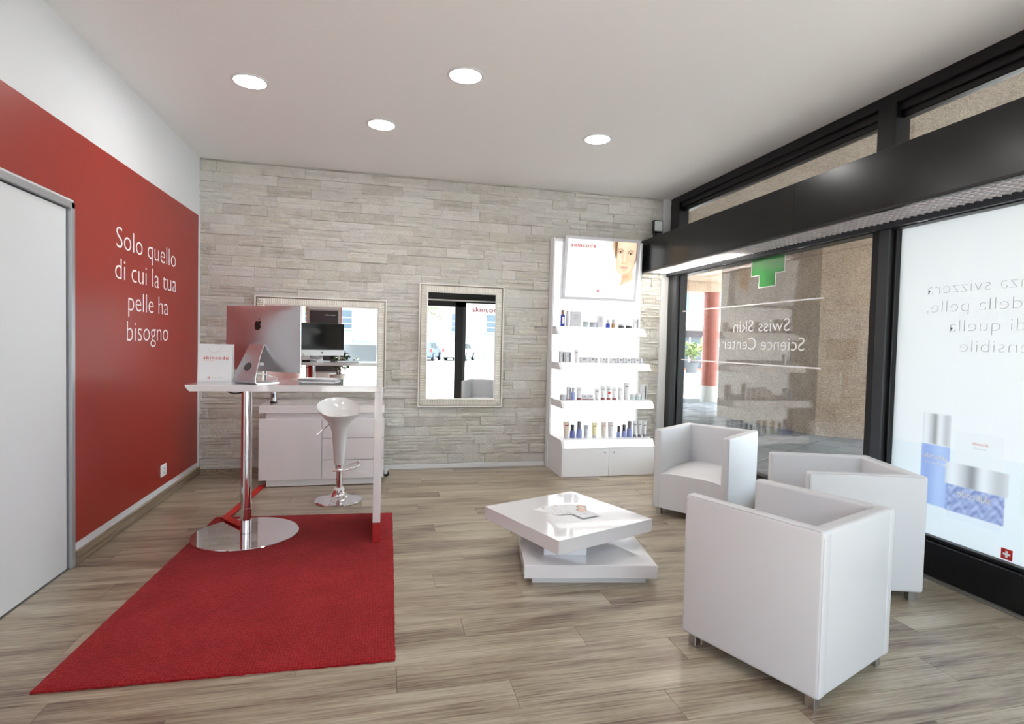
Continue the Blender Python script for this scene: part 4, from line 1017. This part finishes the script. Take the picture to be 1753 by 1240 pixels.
carton(3, 2.258, .058, .059, 'low white box with maroon band left of the tube row', .05, None, 'band_maroon')
tube_(3, 2.337, .06, .122, 'shortest white tube in the third shelf tube row')
tube_(3, 2.407, .064, .15, 'white tube left of the red dot tube', cap='band_maroon')
tube_(3, 2.475, .06, .149, 'white tube with a big red dot on the third shelf', dot=True, cap='band_maroon')
tube_(3, 2.543, .065, .141, 'white tube right of the red dot tube', cap='band_maroon')
tube_(3, 2.612, .062, .141, 'white tube between the red dot neighbour and the tallest tube')
tube_(3, 2.687, .072, .191, 'tallest white tube on the third shelf')
jar(3, 2.763, .062, .064, 'small pale jar right of the tallest tube', 'glass_green', 'tube_white')
jar(3, 2.831, .066, .071, 'small pale jar beside the end carton of the third shelf', 'glass_green', 'tube_white')
carton(3, 2.896, .058, .175, 'tall white carton with dark stripe at the right end of the third shelf', .05, 'jar_dark')
tube_(4, 1.978, .077, .178, 'beige tube with red print at the left end of the lowest shelf', 'tube_beige', text='red_letter')
bottle(4, 2.049, .056, .143, 'cosmetic_darkblue', 'jar_dark', 'short dark blue bottle with grey cap beside the beige tube', .45)
bottle(4, 2.126, .062, .179, 'stripe_blue', 'stripe_grey', 'tall pale blue bottle second from the beige tube', .45)
tube_(4, 2.205, .057, .14, 'short lilac white tube left of the yellow tube', 'tube_grey')
tube_(4, 2.304, .066, .163, 'pale yellow tube on the lowest shelf', 'cream_yellow', 'tube_white', 'band_maroon')
tube_(4, 2.413, .068, .167, 'white tube with red print right of the yellow tube', text='red_letter', m='tube_beige')
tube_(4, 2.494, .07, .171, 'white tube with pale red print in the middle of the lowest shelf', text='pale_red_letter')
bottle(4, 2.592, .044, .124, 'stripe_blue', 'jar_dark', 'shortest of the three dark capped blue bottles', .5)
bottle(4, 2.655, .05, .139, 'stripe_blue', 'jar_dark', 'middle of the three dark capped blue bottles', .5)
bottle(4, 2.720, .06, .176, 'stripe_blue', 'stripe_grey', 'tallest of the three blue bottles on the right of the lowest shelf', .45)
tube_(4, 2.785, .054, .177, 'white tube right of the three blue bottles', cap='stripe_grey')
tube_(4, 2.845, .056, .181, 'white tube second from the right end of the lowest shelf', cap='stripe_grey')
tube_(4, 2.903, .05, .17, 'white tube at the right end of the lowest shelf', cap='stripe_grey')
# ================================================================ ARMCHAIRS, COFFEE TABLE
def armchair(label):
    w, d, h, z0, th = .63, .64, .713, .054, .062
    t = thing('armchair', label, 'armchair', (0, 0, 0), 0, 'white leather tub armchairs')
    for s in (-1, 1):
        a, b_ = sorted((s*w/2, s*(w/2-th)))
        mb = MB(); mb.rbox(a, b_, -d/2, d/2, z0, h, .017, 4); am = part('arm', mb, 'leather_white', t, True, 60)
        x = s*(w/2+.0005); p = .016
        mb = MB(); mb.tube([(s*(w/2-.004), -d/2+.012, z0+.02), (s*(w/2-.004), -d/2+.004, h-.03), (s*(w/2-.004), -d/2+.02, h-.006), (s*(w/2-.004), d/2-.018, h-.006), (s*(w/2-.006), d/2-.006, h-.03), (s*(w/2-.006), d/2-.006, z0+.02)], .0024, 6); part('seam', mb, 'seam_grey', am, True)
    mb = MB(); mb.rbox(-w/2+.012, w/2-.012, d/2-th-.01, d/2-.002, z0+.001, h-.001, .017, 4); part('backrest', mb, 'leather_white', t, True, 60)
    # seat block with a softly crowned cushion top
    def top(u, v):
        x = -w/2+th-.004+(w-2*th+.008)*u; y = -d/2+.008+(d-th-.012)*v
        e = min(u, 1-u)*2; g = min(v*3.2, 1); q = min(1, e*4)
        return (x, y, .352+.03*math.sin(min(1, g)*math.pi/2)+.014*math.sin(math.pi*u)*math.sin(math.pi*min(1, v+.15)/1.15)-.012*(1-q))
    mb = MB(); mb.grid(top, 20, 20); n0 = len(mb.v); nu = 20
    edge = [i for i in range(nu+1)]+[j*(nu+1)+nu for j in range(1, nu+1)]+[nu*(nu+1)+i for i in range(nu-1, -1, -1)]+[j*(nu+1) for j in range(nu-1, 0, -1)]
    mb.v += [(mb.v[i][0], mb.v[i][1], z0+.006) for i in edge]; L_ = len(edge)
    mb.f += [(edge[i], n0+i, n0+(i+1) % L_, edge[(i+1) % L_]) for i in range(L_)]+[tuple(n0+i for i in range(L_))]
    part('seat', mb, 'leather_white', t, True, 50)
    for sx in (-1, 1):
        for sy in (-1, 1):
            mb = MB(); x, y = sx*(w/2-.045), sy*(d/2-.045); mb.rbox(x-.02, x+.02, y-.02, y+.02, 0, z0+.004, .002, 1); part('leg', mb, 'brushed_steel', t, True)
    return t
ch = armchair('white tub armchair nearest the viewer, seen from behind')
ch.location = (1.8231, 2.1801, 0); ch.rotation_euler = (0, 0, 3.5225)
for loc, rz, l in (((2.7753, 2.8744, 0), -1.884, 'white tub armchair beside the printed window film'), ((2.6886, 4.1963, 0), -.9668, 'white tub armchair with its seat in view between display shelf and clear window')):
    c = copy_tree(ch); c.location = loc; c.rotation_euler = (0, 0, rz); c['label'] = l
ct = thing('coffee_table', 'low glossy white coffee table of two twisted square slabs', 'table', (1.245, 3.425, 0))
def sqslab(s, a, cx, cy, z0, z1, r=.002):
    mb = MB(); mb.rbox(-s/2, s/2, -s/2, s/2, z0, z1, r, 1); ca, sa = math.cos(a), math.sin(a)
    mb.v = [(x*ca-y*sa+cx-1.245, x*sa+y*ca+cy-3.425, z) for x, y, z in mb.v]; return mb
part('top_slab', sqslab(.7757, .38, 1.2051, 3.4572, .218, .300), 'gloss_white', ct, True)
part('spacer', sqslab(.262, -.172, 1.131, 3.313, .124, .218), 'gloss_white', ct, True)
part('lower_slab', sqslab(.7797, -.1762, 1.2779, 3.3918, .046, .124), 'gloss_white', ct, True)
part('plinth', sqslab(.678, -.1762, 1.2779, 3.3918, 0, .046), 'laminate_white', ct, True)
mat('leaflet_skin', S(222, 190, 164), .4); mat('leaflet_hair', S(176, 144, 116), .4)
LF = [(1.116, 3.513, .0, .69), (1.166, 3.517, .0012, .24), (1.205, 3.50, .0024, .02), (1.248, 3.507, .0036, -.04), (1.29, 3.50, .0048, -.3), (1.297, 3.414, .006, .31)]
for i, (x, y, dz, a) in enumerate(LF):
    lab = ('white leaflet at the far left of the fan on the coffee table', 'second leaflet from the left of the fan on the coffee table', 'third leaflet from the left of the fan', 'fourth leaflet from the left of the fan', 'leaflet lying under the topmost one of the fan', 'topmost leaflet of the fan, showing a portrait')[i]
    t = thing('leaflet', lab, 'leaflet', (x, y, .3004+dz), a, 'leaflets fanned out on the coffee table')
    mb = MB(); mb.rbox(-.07, .07, -.095, .095, 0, .0011, .0003, 1); part('sheet', mb, 'paper_white', t, True, 0)
    q = [(.032+.034*math.cos(2*math.pi*k/18), .05+.04*math.sin(2*math.pi*k/18), .0012) for k in range(18)]
    mb = MB(); mb.add(q, [tuple(range(18))]); part('hair_print', mb, 'leaflet_hair', t, True, 0)
    q = [(.034+.023*math.cos(2*math.pi*k/18), .044+.03*math.sin(2*math.pi*k/18), .0013) for k in range(18)]
    mb = MB(); mb.add(q, [tuple(range(18))]); part('face_print', mb, 'leaflet_skin', t, True, 0)
    lettering('skincode', (-.04, -.03, .0002), (1, 0, 0), (0, 1, 0), .055, .009, 'red_letter', t, local=True, depth=.0012)
# ================================================================ ARCADE AND PLAZA BEYOND THE WINDOW
mb = MB(); mb.box(-70, 70, -70, 90, -.16, -.08); g = struct('ground', mb, 'asphalt', 'pale paved street and plaza outside', smooth=0)
mb = MB(); mb.box(XR+.1, 9.6, -4, 14.2, -.13, -.03); ar = struct('arcade_floor', mb, 'gap_black', 'dark stone paving under the arcade', smooth=0)
pv = MB(); pv.rbox(0, .582, 0, .382, -.03, 0, .006, 1); pme = pv.mesh('paver', None, 0); pme.materials.append(M['paver'])
rnd = random.Random(11); cnt = 0
pa = .55; pc, psn = math.cos(pa), math.sin(pa)
for j in range(-26, 27):
    for i in range(-18, 19):
        u = i*.6-(.3 if j % 2 else 0); v = j*.4; x = 6.2+u*pc-v*psn; y = 8+u*psn+v*pc
        if x < XR+.35 or x > 8.75 or y < 3.6 or y > 12.6 or cnt >= 290: continue
        o = bpy.data.objects.new('paver', pme); C.objects.link(o); o.parent = ar; o.rotation_euler = (rnd.uniform(-.004, .004), rnd.uniform(-.004, .004), pa); o.location = (x, y, rnd.uniform(-.004, .002)-.004); cnt += 1
mb = MB(); mb.box(XR+.12, 9.5, -8, 13.5, 3.10, 3.5); mb.box(XR+.12, 9.5, 13.0, 13.5, 2.86, 3.12); struct('arcade_soffit', mb, 'pebble_dash', 'pebble dash soffit and edge beam of the arcade', smooth=0)  # street end lengthened out of view to cut daylight under the arcade
mb = MB(); mb.box(-9, XR+.1, D+.26, 14, -.1, 7.5); mb.box(-9, XL-.21, YF-.3, D+.26, -.1, 7.5); mb.box(XL-.2, XR+.3, YF-.3, D+.26, H+.31, 7.5); struct('shop_shade_block', mb, 'far_dark', 'unseen rest of the block, added to shade the arcade pier', smooth=0)  # unseen block, added and kept dark to cut light on the pier
PA, PB, PC = (6.83, 10.32), (7.05, 7.86), (7.62, 7.36)
mb = MB(); mb.prism([PA, PB, PC, (8.5, 6.6), (9.0, 7.4), (8.2, 10.5)], 'z', -.03, 3.10); tag(part('arcade_pier', mb, 'pebble_dash', smooth=0), 'broad beige pebble dash pier standing outside the clear window', 'pier')
sg = MB(); sg.box(0, .22, -.006, 0, 0, .17); 
col_ = thing('round_column', 'round column in red mosaic on a concrete foot beyond the window', 'column', (8.47, 13.19, -.03))
mb = MB(); mb.lathe([(.205, .44), (.205, 2.89)], seg=32); part('mosaic_shaft', mb, 'red_mosaic', col_, True)
mb = MB(); mb.lathe([(.208, 0), (.208, .44)], seg=32); part('concrete_foot', mb, 'concrete', col_, True)
# white building across the plaza: frontage turned a little towards the window
fbd = thing('shop_building', 'white building with glass shopfront across the sunny plaza', 'building', (19.5, 33.1, -.08), -.1)
def fp(name, x0, x1, y0, y1, z0, z1, m, par=None): mb = MB(); mb.box(x0, x1, y0, y1, z0, z1); return part(name, mb, m, par or fbd, True, 0)
fp('ground_floor_wall', -8, 8, 1.2, 1.6, 0, 3.3, 'far_white'); fp('balcony_band', -8, 8, -.6, 1.4, 2.85, 3.55, 'far_white'); fp('upper_wall', -8, 8, .3, 1.6, 3.5, 9, 'far_white'); fp('sign_band', -8, 8, .8, 1.2, 2.2, 2.6, 'far_dark')
for i in range(6):
    w = fp('shop_window', -6.2+i*2.0, -4.4+i*2.0, 1.1, 1.2, .1, 2.2, 'far_glass'); fp('mullion', -5.34+i*2.0, -5.24+i*2.0, 1.06, 1.12, .1, 2.2, 'far_white', w); fp('transom', -6.2+i*2.0, -4.4+i*2.0, 1.06, 1.12, 1.62, 1.72, 'far_white', w)
for i in range(5):
    w = fp('upper_window', -6+i*2.6, -4.0+i*2.6, .22, .31, 3.75, 5.3, 'far_glass'); fp('window_frame', -5.06+i*2.6, -4.94+i*2.6, .18, .24, 3.75, 5.3, 'far_grey', w)
fp('pillar', -2.6, -2.1, -.5, 0, 0, 2.85, 'far_white'); fp('awning_arm', -3.2, -1.9, -.8, -.3, 2.3, 2.75, 'far_dark')
fp('step', -7, 7, -.4, .9, 0, .12, 'red_mosaic')
def blob_plant(name, label, loc, pot, ph, pr, spread, hgt, leafm, n, ls, seed, cat='plant', group=None):
    t = thing(name, label, cat, loc, 0, group); r_ = random.Random(seed)
    mb = MB(); mb.lathe([(pr*.78, 0), (pr, ph-.02), (pr*1.05, ph), (pr*.92, ph), (pr*.9, ph-.05)], seg=20); part('pot', mb, pot, t, True)
    mb = MB(); mb.lathe([(pr*.9, ph-.06), (pr*.88, ph-.045)], seg=20); part('soil', mb, 'soil', t, True)
    st_ = MB(); lf = MB()
    for k in range(7):
        a = r_.uniform(0, 6.28); d = r_.uniform(.2, 1)*spread; top = Vector((d*math.cos(a), d*math.sin(a), ph+hgt*r_.uniform(.55, 1)))
        p0 = Vector((.02*math.cos(a), .02*math.sin(a), ph-.05)); pm = (p0+top)/2+Vector((0, 0, hgt*.14))
        Q = [p0*(1-u)**2+pm*2*u*(1-u)+top*u*u for u in (0, .25, .5, .75, 1)]; st_.tube(Q, [.008, .007, .006, .005, .003], 6)
        for q in range(n):
            u = r_.uniform(.3, 1.); c = p0*(1-u)**2+pm*2*u*(1-u)+top*u*u
            dr = Vector((r_.uniform(-1, 1), r_.uniform(-1, 1), r_.uniform(-.7, .5))).normalized(); sd_ = dr.cross(Vector((r_.uniform(-1, 1), r_.uniform(-1, 1), 1))).normalized(); L = ls*r_.uniform(.6, 1.2); nn_ = dr.cross(sd_)
            lf.add([c, c+dr*L*.45+sd_*L*.22, c+dr*L, c+dr*L*.45-sd_*L*.22, c+dr*L*.5+nn_*L*.06], [(0, 1, 4), (1, 2, 4), (2, 3, 4), (3, 0, 4)])
    part('stems', st_, 'bark', t, True); part('foliage', lf, leafm, t, True, 0)['kind'] = 'stuff'
    return t
for (x, y), l, m, pr, sp, hg in (((16.9, 30.4), 'dark potted shrub left of the yellow one across the plaza', 'leaf_dark', .32, .45, .9), ((17.8, 29.6), 'green potted shrub across the plaza beside the red column', 'leaf', .4, .8, 1.3), ((19.3, 30.2), 'yellowish potted shrub across the plaza next to the red column', 'leaf_yellow', .42, .7, 1.5)):
    blob_plant('potted_shrub', l, (x, y, -.08), 'terracotta_pot', .62, pr, sp, hg, m, 40, .3, int(x*10), group='potted shrubs across the plaza')
# ================================================================ STREET BEHIND THE CAMERA (SEEN IN THE MIRRORS)
mb = MB(); mb.box(XL-6, XR+6, YF-8, YF-.07, -.079, -.04); struct('pavement', mb, 'concrete', 'pale pavement in front of the shop', smooth=0)
fb_ = thing('street_building', 'pale building with small windows across the street', 'building', (2, -38, -.08))
def bp_(name, x0, x1, y0, y1, z0, z1, m, par=None): mb = MB(); mb.box(x0, x1, y0, y1, z0, z1); return part(name, mb, m, par or fb_, True, 0)
bp_('wall', -24, 24, -3, 0, 0, 11, 'street_wall')
for i in range(14): bp_('joint_line', -24, 24, -.02, .006, .75+i*.72, .765+i*.72, 'far_grey')
for i in range(11):
    x = -18.5+i*3.2+.275
    w = bp_('window', x, x+.95, -.05, .012, 2.45, 4.0, 'far_glass'); bp_('window_sill', x-.12, x+1.07, 0, .14, 2.32, 2.45, 'far_grey', w)
    for k in (2.85, 3.35): bp_('glazing_bar', x, x+.95, .01, .03, k, k+.05, 'far_white', w)
bp_('downpipe', 3.0, 3.1, 0, .12, 0, 9, 'far_grey')
def car(label, loc, rz, body):
    t = thing('parked_car', label, 'car', loc, rz, 'cars parked across the street')
    lower = [(-2.2, .35), (-2.24, .62), (-2.2, .92), (-1.0, .98), (1.05, .96), (1.95, .84), (2.16, .66), (2.18, .36), (1.75, .24), (-1.8, .24)]
    mb = MB(); mb.prism(lower, 'y', -.85, .85); bmx = bmesh.new(); me = mb.mesh('body', None, 40); bmx.from_mesh(me); bmesh.ops.bevel(bmx, geom=bmx.edges[:], offset=.06, segments=2, affect='EDGES'); bmx.to_mesh(me); bmx.free(); link('body', me, body, t)
    cab0 = [(-2.14, .92), (-1.95, 1.38), (-1.5, 1.47), (.0, 1.48), (.35, 1.42), (1.12, .95)]
    mb = MB(); n = len(cab0)
    v = [(x, s*(.80-.16*max(0, (z-.92)/.56)), z) for s in (-1, 1) for x, z in cab0]; mb.add(v, [tuple(range(n)), tuple(range(n, 2*n))[::-1]]+[(i, (i+1) % n, n+(i+1) % n, n+i) for i in range(n)]); part('cabin', mb, body, t, True, 20)
    for s in (-1, 1):
        for q in (((-1.98, .98), (-1.84, 1.34), (-1.42, 1.38), (-1.3, .98)), ((-1.2, .98), (-1.25, 1.39), (-.4, 1.4), (-.4, .98)), ((-.3, .98), (-.3, 1.4), (.22, 1.36), (.78, .98))):
            mb = MB(); o_ = [(x, s*(.815-.16*max(0, (z-.92)/.56)), z) for x, z in q]; i_ = [(x, y-s*.03, z) for x, y, z in o_]; mb.add(o_+i_, [(0, 1, 2, 3), (4, 7, 6, 5)]+[(k, (k+1) % 4, 4+(k+1) % 4, 4+k) for k in range(4)]); part('side_window', mb, 'car_glass', t, True, 0)
        for x in (-1.4, 1.35):
            mb = MB(); mb.lathe([(.12, -.09), (.3, -.1), (.33, -.06), (.33, .06), (.3, .1), (.12, .09)], seg=24); mb.v = [(x+a, s*.8+c, .33+b_) for a, b_, c in mb.v]; wh = part('wheel', mb, 'tyre', t, True)
            mb = MB(); mb.lathe([(.02, .1), (.21, .1), (.21, .085)], seg=20); mb.v = [(x+a, s*(.8+c), .33+b_) for a, b_, c in mb.v]; part('hub_cap', mb, 'aluminium', wh, True)
        mb = MB(); mb.rbox(-2.27, -2.05, s*.8-.07, s*.8+.07, .68, .95, .02, 1); part('tail_lamp', mb, 'tail_red', t, True)
        mb = MB(); mb.tube([(-1.7, s*.58, 1.52), (.0, s*.6, 1.53)], .02, 6); part('roof_rail', mb, 'dark_grey', t, True)
    mb = MB(); mb.rbox(-2.3, -2.2, -.75, .75, .32, .5, .02, 1); part('bumper', mb, body, t, True)
    return t
car('pale blue estate car parked across the street, seen in the upright mirror', (3.5, -32.3, -.08), -1.3, 'car_blue')
car('white car parked in front of the pale blue estate car', (6.3, -33.2, -.08), -1.2, 'car_white')
def tree(label, loc, h0, crown, seed):
    t = thing('street_tree', label, 'tree', loc, 0, 'street trees in front of the shop'); r_ = random.Random(seed)
    mb = MB(); mb.tube([(0, 0, 0), (.03, .02, h0*.5), (0, 0, h0), (.1, .05, h0+1.5)], [.14, .12, .1, .05], 10); part('trunk', mb, 'bark', t, True)
    br = MB(); lf = MB()
    for k in range(16):
        a = r_.uniform(0, 6.28); z = h0+r_.uniform(-.1, 2.2); d = crown*r_.uniform(.5, 1); tip = Vector((d*math.cos(a), d*math.sin(a), z+r_.uniform(-.35, .8))); p0 = Vector((0, 0, min(z, h0+1.4)-.2))
        Q = [p0.lerp(tip, u)+Vector((0, 0, .3*math.sin(u*3.14))) for u in (0, .3, .6, 1)]; br.tube(Q, [.04, .03, .02, .008], 6)
        for q in range(110):
            u = r_.uniform(.35, 1.05); c = p0.lerp(tip, u)+Vector((0, 0, .3*math.sin(min(1, u)*3.14)))+Vector([r_.gauss(0, .22) for _ in range(3)])
            dr = Vector([r_.uniform(-1, 1) for _ in range(3)]).normalized(); sd_ = dr.cross(Vector((r_.uniform(-1, 1), .3, 1))).normalized(); L = r_.uniform(.1, .2)
            lf.add([c, c+dr*L*.5+sd_*L*.35, c+dr*L, c+dr*L*.5-sd_*L*.35], [(0, 1, 2), (0, 2, 3)])
    part('branches', br, 'bark', t, True); part('foliage', lf, 'leaf', t, True, 0)['kind'] = 'stuff'
tree('leafy street tree whose crown shows at the top of both mirrors', (1.0, -15.5, -.08), 2.85, 2.6, 4)
tree('leafy tree behind the poster board, seen left in the wide mirror', (-3.5, -11, -.08), 2.0, 1.6, 15)
# poster board and planter by the street window
mat('poster_grey', S(72, 72, 78), .4)
pb = thing('poster_board', 'dark grey advertising board with red edges by the street window', 'poster board', (-1.28, -1.3, 0))
mb = MB(); mb.rbox(-.37, .37, -.04, .04, .0, 2.22, .004, 1); part('board', mb, 'laminate_white', pb, True)
for s in (-1, 1):
    mb = MB(); mb.rbox(s*.378-.008, s*.378+.008, -.042, .042, 0, 2.23, .002, 1); part('red_edge', mb, 'red_paint', pb, True)
mb = MB(); mb.rbox(-.335, .335, .04, .05, .62, 2.08, .002, 1); ps = part('poster_frame', mb, 'aluminium', pb, True)
mb = MB(); mb.rbox(-.305, .305, .05, .053, .65, 2.05, .0005, 1); part('poster', mb, 'poster_grey', ps, True)
lettering('skincode', (.03, .0535, 1.94), (1, 0, 0), Z3, .22, .032, 'white_letter', pb, thin=.015, depth=-.001, local=True)
blob_plant('potted_plant', 'leafy green plant in a white pot by the street window', (-.92, -.75, 0), 'white_paint', .62, .17, .42, .62, 'leaf_dark', 34, .11, 21)
